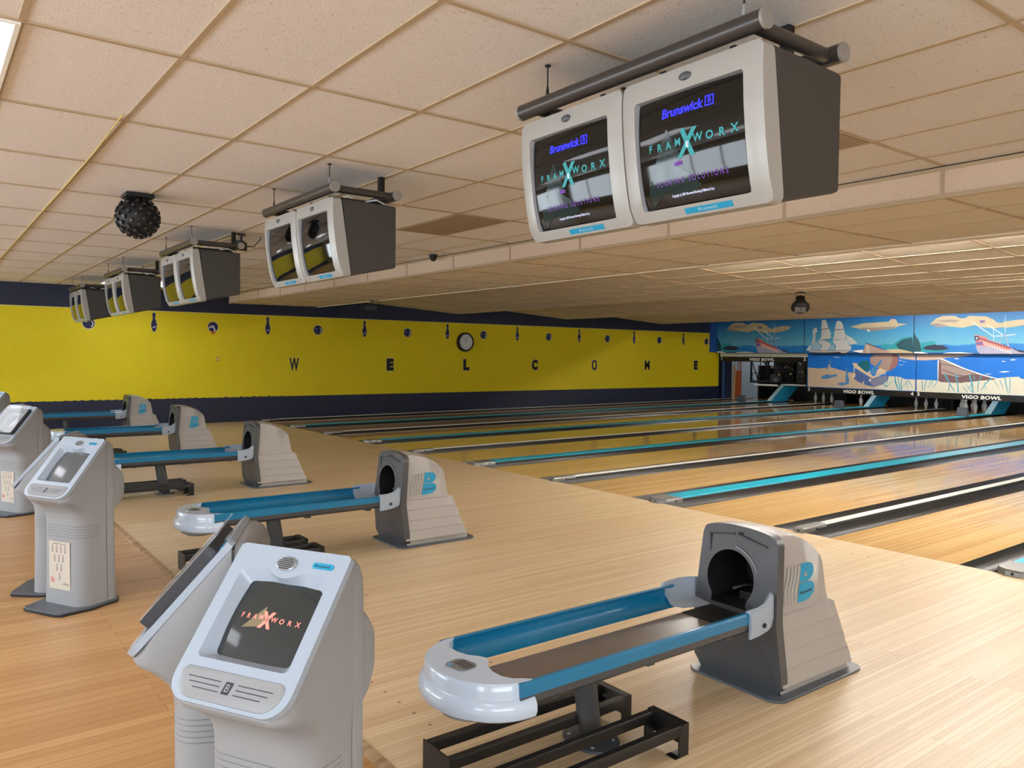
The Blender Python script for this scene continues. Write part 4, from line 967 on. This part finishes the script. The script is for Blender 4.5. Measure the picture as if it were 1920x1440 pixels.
# ---------------------------------------------------------------- scoring consoles
CH, CB, CR = 1.02, .69, .29                                    # head top, face bottom, face run
SLN = math.hypot(CR, CH - CB); VD = Vector((0, -CR / SLN, (CB - CH) / SLN)); ND = Vector((0, (CB - CH) / SLN, CR / SLN))
def F(u, v, d=0.0):
    """point on the sloping console face: u across, v down the slope, d above it"""
    p_ = Vector((0, 0, CH)) + VD * v + ND * d; return (u, p_.y, p_.z)
def arc_text(g, s, m, fn, size, span, arc, **k):
    """letters spread evenly over a span with a slight arc"""
    n = len(s)
    for q, ch in enumerate(s):
        if ch == ' ': continue
        x0 = -span / 2 + span * q / (n - 1); y0 = arc * (2 * x0 / span) ** 2
        put_text(g, ch, m, lambda x, y: fn(x0 + x, y0 + y), size, **k)
def make_console(cover=False, logo=False, poster=False, scr='screen2'):
    t = thing('scoring_console', '', 'scoring console', group='scoring consoles')
    # front shell, one smooth loft from foot to head
    g = G(); rings = []
    rows = [(.014, .187, .178, .08), (.15, .184, .175, .08), (.38, .181, .173, .08), (.54, .181, .173, .08), (.575, .182, .178, .078), (.605, .183, .193, .074), (.632, .184, .22, .07), (.655, .185, .252, .068), (.668, .185, .274, .066), (.685, .185, .282, .062)]
    rows += [(z, .185, CR * (CH - z) / (CH - CB) - .004, r) for z, r in ((.71, .05), (.735, .03), (.76, .016), (.80, .012), (.85, .011), (.90, .011), (.95, .011), (.985, .011), (1.006, .0085))]
    for z, w_, f_, r in rows:
        rings.append([(x, y, z) for x, y in rrect(-w_, w_, -f_, 0, [min(r, f_ * .45), .003, .003, min(r, f_ * .45)], n=6)])
    g.loft(rings, 'shell')
    g.bm.faces.ensure_lookup_table()                           # the head is open behind the sloping face
    bmesh.ops.delete(g.bm, geom=[f for f in g.bm.faces if f.calc_center_median().z > .70 and f.calc_center_median().y < -.004 and abs(f.calc_center_median().x) < .02 and f.calc_area() > .003], context='FACES_ONLY')
    g.build('front_shell', t, angle=50)
    g = G()                                                    # grooves around the column
    for q in range(5):
        z = .44 + q * .017
        path = [(x, y - 0.0, z) for x, y in [(-.1815, -.06)] + [(-.1815 + .08 - .08 * cos(a), -.173 + .08 - .08 * sin(a)) for a in [pi / 2 * k / 6 for k in range(7)]] + [(.1015 + .08 * sin(a), -.093 - .08 * cos(a)) for a in [pi / 2 * k / 6 for k in range(7)]] + [(.1815, -.045)]]
        g.tube(path, 0.0016, 'groove', 6)
    g.build('groove', t)
    g = G(); rows = [(.014, .187, .075, .03), (.5, .182, .07, .03), (.90, .18, .076, .03), (.955, .178, .074, .03), (.985, .172, .066, .025), (1.004, .165, .050, .015), (1.015, .157, .030, .008)]
    g.loft([[(x, y, z) for x, y in rrect(-w_, w_, .003, b_, [.002, r, r, .002], n=5)] for z, w_, b_, r in rows], 'shell'); g.box(-.178, -.001, .02, .178, .004, 1.0, 'greyp'); g.build('rear_shell', t, angle=50)
    g = G(); rb = []
    for y, hw_, z0, z1, r in ((.055, .168, .565, .88, .04), (.11, .162, .585, .855, .05), (.155, .15, .62, .82, .06), (.178, .125, .655, .785, .05), (.186, .09, .69, .75, .028)): rb.append([(x, y, z) for x, z in rrect(-hw_, hw_, z0, z1, r, n=5)])
    g.loft(rb, 'shell'); g.build('rear_bulge', t, angle=60)
    g = G(); pts = [(-.16, .105), (.16, .105), (.205, .06), (.215, -.13), (.165, -.30), (.13, -.315), (-.13, -.315), (-.165, -.30), (-.215, -.13), (-.205, .06)]
    g.prism(pts, 'z', 0, .012, 'black'); g.prism([(x * .985, y * .985) for x, y in pts], 'z', .012, .022, 'flange'); g.build('base_plate', t, bevel=.002)
    # face
    outer = rrect(-.187, .187, -.003, .436, [.012, .065, .065, .012], n=8)
    hole = rrect(-.146, .146, .062, .325, [.03, .014, .014, .03], n=5)
    hole = [(u, v + (.024 * max(0, cos(u / .062 * pi / 2)) if v < .07 and abs(u) < .062 else 0)) for u, v in
            [(.146 - .03, .062)] + hole[1:6] + hole[6:] + [(-.146 + .03 + k * .0116, .062) for k in range(1, 20)]]
    inner = rrect(-.122, .122, .090, .303, .016, n=5)
    g = G(); plate_hole(g, outer, hole, (0, .2), 'bezel', lambda u, v, d: F(u, v, .012 - d), n=128, rim=.02, wall=.034, inner=inner, wallm='bezel'); g.build('face_bezel', t, angle=40)
    g = G(); nu, nv = 12, 12; vs = [[F(-.126 + .252 * a / nu, .086 + .221 * b / nv, -.026 + .014 * (1 - (2 * a / nu - 1) ** 2) * .6 + .014 * (1 - (2 * b / nv - 1) ** 2) * .6) for a in range(nu + 1)] for b in range(nv + 1)]
    g.loft(vs, scr, cap=False, close=False); so = g.build('screen', t, recalc=False, angle=80)
    if logo:
        SF = lambda x, y: F(x, .195 - y, -.026 + .014 * (1 - (x / .126) ** 2) * .6 + .014 * (1 - (y / .11) ** 2) * .6 + .0012)
        g = G(); g.tri([SF(*q) for q in ((-.075, -.03), (-.005, -.02), (-.02, .035))], [(0, 1, 2)], 'ochre_e')
        arc_text(g, 'FRAM', 'red_e', lambda x, y: SF(x - .055, y + .002 - x * .0), .019, .065, .001, bold=.02); put_text(g, 'E', 'inkdark', lambda x, y: SF(x - .002, y - .001), .016, bold=.02)
        arc_text(g, 'WORX', 'red_e', lambda x, y: SF(x + .058, y + .0), .019, .075, .001, bold=.02)
        put_text(g, 'X', 'red_e', lambda x, y: SF(x - .002, y - .002), .06, wid=.042, hei=.046, bold=.05); g.build('screen_graphic', so, recalc=False)
    g = G(); kp = rrect(-.163, .163, .350, .427, [.018, .055, .055, .018], n=7); g.loft([[F(u * s_, .388 + (v - .388) * s_, d) for u, v in kp] for s_, d in ((1.0, .0115), (1.0, .0135), (.97, .0155))], 'shell'); ko = g.build('key_panel', t)
    g = G()
    for s in (-1, 1):
        for q, (a, b) in enumerate(((.028, .135), (.026, .125), (.024, .108))): v = .374 + q * .0125; g.flat([F(s * a, v, .0162), F(s * b, v, .0162), F(s * b, v + .0022, .0162), F(s * a, v + .0022, .0162)], 'inkdark')
    g.flat([F(u, v, .0161) for u, v in ((-.011, .372), (.013, .372), (.009, .403), (-.015, .403))], 'inkdark'); put_text(g, 'B', 'shell', lambda x, y: F(x - .001 + y * .1, .388 - y, .0166), .027, bold=.01); g.build('key_marking', ko, recalc=False)
    g = G(); c = circ(-.006, .044, .034, .021, 28); g.loft([[F(-.006 + (u + .006) * s_, .044 + (v - .044) * s_, d) for u, v in c] for s_, d in ((1, .011), (1, .015), (.86, .0175))], 'silver'); o = g.build('speaker', t)
    g = G()
    for q in range(6):
        v = .030 + q * .0056; hw_ = .026 * math.sqrt(max(0, 1 - ((v - .044) / .0185) ** 2)); g.flat([F(-.006 - hw_, v, .0180), F(-.006 + hw_, v, .0180), F(-.006 + hw_, v + .0024, .0180), F(-.006 - hw_, v + .0024, .0180)], 'black')
    g.build('speaker_slot', o, recalc=False)
    g = G(); c = rrect(.078, .146, .029, .046, .008); g.loft([[F(u, v, d) for u, v in c] for d in (.0115, .0145)], 'badge'); put_text(g, 'Brunswick', 'inkdark', lambda x, y: F(.112 + x, .0375 - y, .0150), .011, wid=.05, hei=.008, bold=.01); g.build('badge', t, recalc=False)
    if cover:
        g = G(); plate_hole(g, rrect(-.165, .165, .052, .338, .006), rrect(-.128, .128, .083, .31, .004), (0, .2), 'inkdark', lambda u, v, d: F(u, v, .045 - d), n=96, rim=.032, wall=.03, wallm='inkdark'); g.build('screen_cover', t)
        g = G(); g.loft([[F(u, v, d) for u, v in rrect(-.16, .16, .012, .335, .01)] for d in (.046, .050)], 'glass'); g.build('clear_lid', t)
    if poster:
        g = G(); x0, x1, z0, z1 = -.10, .085, .115, .41; y = -.1755
        g.flat([(x0, y - .002, z1), (x0, y - .002, z0), (x1, y - .002, z0), (x1, y - .002, z1)], 'paper')
        P2 = lambda a, b: (x0 + (x1 - x0) * a, y - .0028, z1 - (z1 - z0) * b)
        for r_, (n_, a0) in enumerate(((4, .17), (3, .27), (2, .38), (1, .48))):
            for q in range(n_):
                cx, cy = a0 + q * .2, .17 + r_ * .19
                if r_ == 3: cx = .5
                sh = [(.0, .07), (.03, .05), (.035, .01), (.03, -.02), (.012, -.045), (.022, -.065), (.0, -.085)]
                full = sh + [(-a, b) for a, b in reversed(sh[1:-1])]
                g.flat([P2(cx + a, cy + b) for a, b in full], 'inkdark')
                g.flat([(lambda v_: (v_[0], v_[1] - .0004, v_[2]))(P2(cx + a * .6, cy + .002 + b * .78)) for a, b in full], 'paper')
        put_text(g, 'Bowling Pin Positions', 'inkdark', lambda x, z: P2(.5 + x, .055 - z), .06, wid=.62, hei=.035)
        g.flat([P2(.08, .75), P2(.26, .78), P2(.25, .88), P2(.08, .86)], 'inkred')
        put_text(g, 'of six', 'inkdark', lambda x, z: P2(.8 + x, .87 - z), .07, wid=.26, hei=.05); g.build('pin_poster', t, recalc=False)
    return t
CA = radians(29.2)
CX, CYF = .048, -5.495
def place_con(proto, k, side, lab, new=True):
    cx = (k + .5) * PW + CX + (.1625 if side > 0 else -.205) - (.0 if k == 4 else .005 * (4 - k)); cy = CYF + (.008 if side > 0 else -.03); a = CA if side > 0 else -radians(25.5)
    if new: return dup(proto, (cx, cy, -.014), a, lab)
    proto.location = (cx, cy, -.014); proto.rotation_euler = (0, 0, a); proto['label'] = lab
c_logo = make_console(logo=True, scr='screen3'); place_con(c_logo, 4, 1, 'nearest grey scoring console, its screen showing a red logo', False)
c_cov = make_console(cover=True); place_con(c_cov, 4, -1, 'grey scoring console with a clear lid, turned away behind the nearest console', False)
c_post = make_console(poster=True); place_con(c_post, 3, 1, 'grey scoring console with a pin chart poster on its column, second nearest pair', False)
c_plain = make_console(); place_con(c_plain, 3, -1, 'grey scoring console mostly hidden behind the second nearest console with the poster', False)
c_cp = make_console(cover=True, poster=True); place_con(c_cp, 2, 1, 'grey scoring console with dark framed screen and poster, cut by the left photo edge', False)
place_con(c_plain, 2, -1, 'grey scoring console hidden behind the dark framed one at the left edge')
place_con(c_plain, 1, 1, 'grey scoring console farthest back, only its side showing at the left edge')

# ---------------------------------------------------------------- overhead monitors
MF = [(2.10, .095), (2.112, .085), (2.16, .056), (2.24, .036), (2.32, .022), (2.44, .007), (2.54, .001), (2.60, .001), (2.635, .006), (2.643, .014)]
def my(z):
    for (z0, a), (z1, b) in zip(MF, MF[1:]):
        if z0 <= z <= z1: return a + (b - a) * (z - z0) / (z1 - z0)
    return MF[0][1] if z < MF[0][0] else MF[-1][1]
MW = .331; MZ = 2.35
def make_monitor(on=False):
    t = thing('score_monitor', '', 'monitor', group='overhead score monitors')
    outer = rrect(-MW, MW, 2.10, 2.645, .03, n=6); hole = rrect(-.258, .258, 2.14, 2.556, .01, n=4)
    def fn(u, v, d):
        e = max(0, abs(u) - MW + .035) / .035; return (u, my(v) + .011 * e * e + d, v)
    g = G(); O = ray_out(outer, (0, MZ), 160)
    plate_hole(g, outer, hole, (0, MZ), 'bezelm', fn, n=160, wall=.04, wallm='shell', inner=rrect(-.245, .245, 2.15, 2.548, .012))
    back = [(u, (.072 + (2.645 - v) / .545 * .078), v) for u, v in O]
    g.loft([[fn(u, v, 0) for u, v in O], [(u, my(v) + .03, v) for u, v in O], back], 'bezelm', cap=False); g.build('bezel', t, angle=50)
    g = G(); nu = 14; SY = lambda x, z: my(2.35) * 0 + .032 + (my(z) - .01) * .9 - .016 * ((1 - (x / .25) ** 2) + (1 - ((z - MZ) / .205) ** 2)) * .6
    g.loft([[(-.248 + .496 * a / nu, SY(-.248 + .496 * a / nu, 2.146 + .406 * b / nu), 2.146 + .406 * b / nu) for a in range(nu + 1)] for b in range(nu + 1)], 'screen', cap=False, close=False); so = g.build('screen', t, recalc=False, angle=80)
    if on:
        P3 = lambda x, z, d=.0015: (x, SY(x, z) - d, z)
        def fine(pts, m, d):                                  # split into small strips so that paint follows the curved glass
            bm2 = bmesh.new(); bm2.faces.new([bm2.verts.new((x, 0, z)) for x, z in pts]); bmesh.ops.triangulate(bm2, faces=bm2.faces)
            bmesh.ops.subdivide_edges(bm2, edges=bm2.edges, cuts=5, use_grid_fill=True); bm2.verts.index_update()
            g.tri([P3(v.co.x, v.co.z, d) for v in bm2.verts], [[v.index for v in f.verts] for f in bm2.faces], m); bm2.free()
        g = G()
        fine([(-.17, 2.30), (-.10, 2.43), (-.03, 2.31), (-.11, 2.27)], 'teal_d', .001); fine([(-.2, 2.26), (-.1, 2.31), (0, 2.25), (.05, 2.2), (-.04, 2.16), (-.12, 2.2), (-.2, 2.155), (-.22, 2.2)], 'teal_d', .001)
        put_text(g, 'Brunswick', 'blue_e', lambda x, y: P3(-.02 + x + y * .12, 2.487 + y), .05, wid=.2, hei=.036, bold=.035)
        g.prism([(0, 0)] * 3, 'x', 0, 0, 'blue_e') if 0 else None
        for a, b, c_, d in ((.085, 2.47, .125, 2.475), (.085, 2.503, .125, 2.508), (.085, 2.47, .09, 2.508), (.12, 2.47, .125, 2.508)): g.flat([P3(a, b), P3(c_, b), P3(c_, d), P3(a, d)], 'blue_e')
        put_text(g, 'B', 'blue_e', lambda x, y: P3(.105 + x, 2.489 + y), .03, bold=.02)
        arc_text(g, 'FRAM', 'teal_e', lambda x, y: P3(x - .115, 2.365 + y), .038, .14, .003, bold=.03); put_text(g, 'E', 'white_e', lambda x, y: P3(x - .0, 2.352 + y), .028, bold=.02)
        arc_text(g, 'WORX', 'teal_e', lambda x, y: P3(x + .13, 2.365 + y), .042, .16, .003, bold=.03)
        put_text(g, 'X', 'teal_e', lambda x, y: P3(x + .0 + y * .15, 2.36 + y), .1, wid=.085, hei=.10, bold=.05)
        g.flat([P3(a - .018, b) for a, b in circ(0, 2.405, .011, n=12)], 'teal_e'); 
        put_text(g, 'SCORING SOLUTIONS', 'purp_e', lambda x, y: P3(.0 + x, 2.232 + y), .03, wid=.34, hei=.022, spacing=1.6)
        put_text(g, 'Copyright (c) 2001 Brunswick Bowling & Billiards Corp', 'white_e', lambda x, y: P3(.0 + x, 2.178 + y), .014, wid=.2, hei=.0125)
        for q in range(7): g.flat([P3(-.07 + q * .006, 2.285), P3(-.066 + q * .006, 2.285), P3(-.066 + q * .006, 2.30), P3(-.07 + q * .006, 2.30)], 'purp_e')
        g.build('screen_graphic', so, recalc=False)
    g = G(); g.lathe([(.028, .002), (.028, -.004), (.022, -.007)], 'greyp', (.0, my(2.60), 0), 24, 'y')
    for v in g.bm.verts: v.co.z = v.co.z * .55 + 2.60
    g.build('sensor_oval', t)
    g = G(); a = lambda x, z: (x, my(z) - .003, z)
    for x0, x1, z0, z1 in ((-.055, .165, 2.108, 2.128),): g.hexa([(x0, my(z0) - .002, z0), (x1, my(z0) - .002, z0), (x0, my(z0) + .006, z0), (x1, my(z0) + .006, z0), (x0, my(z1) - .002, z1), (x1, my(z1) - .002, z1), (x0, my(z1) + .006, z1), (x1, my(z1) + .006, z1)], 'badge')
    put_text(g, 'Brunswick', 'badget', lambda x, y: (.055 + x, my(2.118 + y) - .003, 2.118 + y), .016, wid=.09, hei=.011, bold=.01); g.build('badge', t, recalc=False)
    # cabinet
    g = G(); W = MW - .006; rings = []
    for y, z0, z1 in ((.085, 2.108, 2.64), (.16, 2.112, 2.64), (.30, 2.142, 2.638), (.49, 2.183, 2.634), (.505, 2.19, 2.625)): rings.append([(x, y + (.148 - .085) * 0 + (0 if y > .09 else (2.64 - z) / .53 * .063), z) for x, z in rrect(-W, W, z0, z1, .016 if y < .5 else .01, n=4)])
    g.loft(rings, 'cab'); g.build('cabinet', t, angle=40, bevel=.004)
    return t
MY = -4.04
m_on, m_off = make_monitor(True), make_monitor(False)
used = set()
MLAB = ['farthest pair, near the yellow wall', 'second farthest pair', 'middle pair', 'second nearest pair', 'nearest pair, its screen lit']
for k in range(5):
    for s in (-1, 1):
        pr = m_on if k == 4 else m_off; pos = ((k + .5) * PW - .017 + s * .335, MY, 0)
        lab = 'grey overhead monitor, the %s one of the %s' % ('left' if s < 0 else 'right', MLAB[k])
        if pr.name not in used: used.add(pr.name); pr.location = pos; pr['label'] = lab
        else: dup(pr, pos, 0, lab)
def make_hanger():
    t = thing('monitor_hanger', '', 'pipe frame', group='pipe frames of the monitors')
    g = G(); g.tube([(-.68, .03, 2.712), (.655, .03, 2.712)], .036, 'pipe', 24); g.build('front_pipe', t)
    for x0, x1, y in ((-.695, -.68, .03), (.655, .668, .03), (.655, .668, .515)):
        g = G(); g.tube([(x0, y, 2.712), (x1, y, 2.712)], .037, 'pipecap', 24); g.build('pipe_cap', t, bevel=.002)
    g = G(); g.tube([(-.68, .515, 2.712), (.655, .515, 2.712)], .036, 'pipe', 24); g.build('rear_pipe', t)
    for x in (-.60, .60):
        g = G(); g.tube([(x, .06, 2.712), (x, .49, 2.712)], .027, 'pipe', 16); g.build('cross_pipe', t)
    for x in (-.5, -.17, .17, .5): g = G(); g.box(x - .012, .06, 2.6475, x + .012, .47, 2.675, 'blackm'); g.build('mount_bracket', t)
    for x, y, r in ((-.5, .03, .0035), (.57, .03, .0035), (-.5, .515, .0035)):
        g = G(); g.tube([(x, y, 2.74), (x, y, CEIL + .003)], r, 'blackm', 6); g.lathe([(.006, 2.745), (.008, 2.76), (.004, 2.79)], 'shell' if x > 0 else 'blackm', (x, y, 0), 8); g.lathe([(.014, CEIL - .004), (.014, CEIL + .002)], 'blackm', (x, y, 0), 10); g.build('hanger_wire', t)
    g = G(); g.box(.40, .49, 2.73, .44, .53, CEIL + .003, 'blackm'); g.build('rear_post', t)
    g = G(); random.seed(5)
    for q in range(4):
        x = .1 + q * .12; g.tube([(x, .12, 2.655), (x + .05, .2, 2.69), (x + .02, .3, 2.66), (x + .1, .4, 2.68), (x + .08, .48, 2.66)], .006, random.choice(['black', 'lettr', 'black']), 6)
    g.build('cable', t)
    return t
hg = make_hanger()
for k in range(5):
    pos = ((k + .5) * PW - .017, MY, 0); lab = 'dark pipe frame carrying the monitors of the ' + MLAB[k].replace(', its screen lit', '')
    if k == 0: hg.location = pos; hg['label'] = lab
    else: dup(hg, pos, 0, lab)

# ---------------------------------------------------------------- things on the ceilings
t = thing('effect_light_ball', 'black studded effect light ball hanging from the ceiling left of the second nearest monitors', 'light ball', (10.57, -4.82, 0))
BC = Vector((0, 0, 2.692)); g = G(); rr_ = .163
g.lathe([(rr_ * sin(pi * q / 20) + 1e-4, -rr_ * cos(pi * q / 20)) for q in range(21)], 'black', BC, 32); g.build('ball_body', t, angle=80)
g = G(); g.box(-.11, -.11, CEIL - .03, .11, .11, CEIL + .003, 'black'); g.build('ceiling_plate', t, bevel=.005)
g = G(); g.tube([(0, 0, 0), (0, 0, .022)], .018, 'black', 12); g.tube([(0, 0, .0215), (0, 0, .0225)], .012, 'greyp', 8); st = g.build('lens_tube', t)
n_ = 96
for q in range(n_):
    zz = 1 - 2 * (q + .5) / n_
    if zz > .86: continue
    a = q * 2.39996; r_ = math.sqrt(1 - zz * zz); d = Vector((r_ * cos(a), r_ * sin(a), zz))
    o = st if st.location.length == 0 and 'done' not in st else st.copy()
    if o is not st: COL.objects.link(o)
    else: used.add('st')
    if 'first_stud' not in globals(): first_stud = True; o = st
    elif o is st: o = st.copy(); COL.objects.link(o)
    o.parent = t; o.location = BC + d * (rr_ - .006); o.rotation_mode = 'QUATERNION'; o.rotation_quaternion = d.to_track_quat('Z', 'Y')
def par_can(name, label, loc, rz, s=1.0, tilt=.5):
    t = thing(name, label, 'spotlight', loc, rz)
    g = G(); g.box(-.05 * s, -.05 * s, -.012, .05 * s, .05 * s, .01, 'blackm'); g.box(-.085 * s, -.008, -.14 * s, -.075 * s, .008, 0, 'blackm'); g.box(.075 * s, -.008, -.14 * s, .085 * s, .008, 0, 'blackm'); g.box(-.085 * s, -.008, -.014, .085 * s, .008, -.006, 'blackm'); g.build('bracket', t)
    g = G(); g.lathe([(.05 * s, .13 * s), (.075 * s, .12 * s), (.085 * s, .05 * s), (.13 * s, -.02 * s), (.165 * s, -.06 * s), (.17 * s, -.12 * s), (.15 * s, -.15 * s)], 'black', seg=28); b = g.build('lamp_body', t, angle=50)
    b.location = (0, -.03 * s, -.20 * s); b.rotation_euler = (tilt, 0, 0)
    g = G()
    for q in range(4): a = pi / 4 + q * pi / 2; g.lathe([(.055 * s, -.149 * s), (.055 * s, -.158 * s), (.045 * s, -.16 * s)], 'silver', (.07 * s * cos(a), .07 * s * sin(a), 0), 16)
    g.build('lens', b)
    return t
par_can('spot_lamp', 'black four-lens spotlight hanging from the lower ceiling before the mural boards', (9.2, 7.05, 2.822), radians(35), 1.0, -.45)
t = thing('dome_camera', 'small dark dome camera on the ceiling just before the soffit', 'camera', (8.87, -.87, CEIL))
g = G(); g.lathe([(.055, 0), (.055, -.03), (.045, -.035)], 'blackm', seg=20); g.build('camera_base', t); g = G(); g.lathe([(.045, -.03), (.044, -.05), (.035, -.07), (.018, -.083), (.003, -.087)], 'black', seg=20); g.build('camera_dome', t, angle=70)
def small_cam(name, label, loc, rz, s=1.0):
    t = thing(name, label, 'camera', loc, rz)
    g = G(); g.box(-.03 * s, -.03 * s, -.01, .03 * s, .03 * s, .01, 'blackm'); g.tube([(0, 0, 0), (0, .01, -.05 * s), (0, .03 * s, -.08 * s)], .01 * s, 'blackm', 8); g.build('arm', t)
    g = G(); g.prism(rrect(-.035 * s, .035 * s, -.13 * s, -.06 * s, .01), 'y', -.09 * s, .08 * s, 'black'); g.lathe([(.03 * s, -.09 * s), (.03 * s, -.12 * s), (.02 * s, -.12 * s)], 'blackm', (0, 0, -.095 * s), 14, 'y'); g.build('body', t)
    g = G(); g.tube([(.02 * s, .08 * s, -.09 * s), (.08 * s, .14 * s, -.08 * s), (.14 * s, .12 * s, -.02 * s), (.15 * s, .1 * s, 0.0)], .004 * s, 'black', 6); g.build('wire', t)
    return t
small_cam('ceiling_camera', 'small black camera on the ceiling by the middle pair of overhead monitors', (8.94, -3.42, CEIL), radians(60), 1.3)
small_cam('hanging_camera', 'black camera under the first lowered ceiling edge, above the yellow wall', (2.95, 1.25, 2.676), radians(-40), 1.5)
for (x, i, y0, lab) in ((xc(2), 0, -2.265 + .0, 'dull brown vent panel in the ceiling between the two nearest pairs of monitors'), (xc(5), 1, -2.265, 'vent panel in the ceiling partly hidden behind the nearest monitors')):
    t = thing('ceiling_vent', lab, 'vent', (x, y0 + TY / 2 , CEIL)); t.location.y = yc(5)
    g = G(); g.box(-TX / 2 + .02, -TY / 2 + .02, -.002, TX / 2 - .02, TY / 2 - .02, .006, 'vent'); g.build('panel', t)
    g = G()
    for q in range(40): xx = -TX / 2 + .04 + q * .0293; g.box(xx, -TY / 2 + .03, -.0028, xx + .004, TY / 2 - .03, -.0018, 'plate')
    g.build('slat', t)
g = G(); g.tube([(12.96, -5.39, CEIL - .004), (12.0, -5.372, CEIL - .008), (10.6, -5.36, CEIL - .004), (8.4, -5.362, CEIL - .007), (5.4, -5.355, CEIL - .004), (1.5, -5.355, CEIL - .004)], .0055, 'yellowcable', 8)
tag(g.build('ceiling_cable'), 'thin yellow cable running along a ceiling bar toward the yellow wall', 'cable')
g = G(); g.tube([(8.95, -3.42, CEIL - .004), (7.6, -3.5, CEIL - .012), (6.2, -3.49, CEIL - .004)], .006, 'yellowcable', 8)
tag(g.build('camera_cable'), 'short yellow cable on the ceiling leading to the small black camera', 'cable')
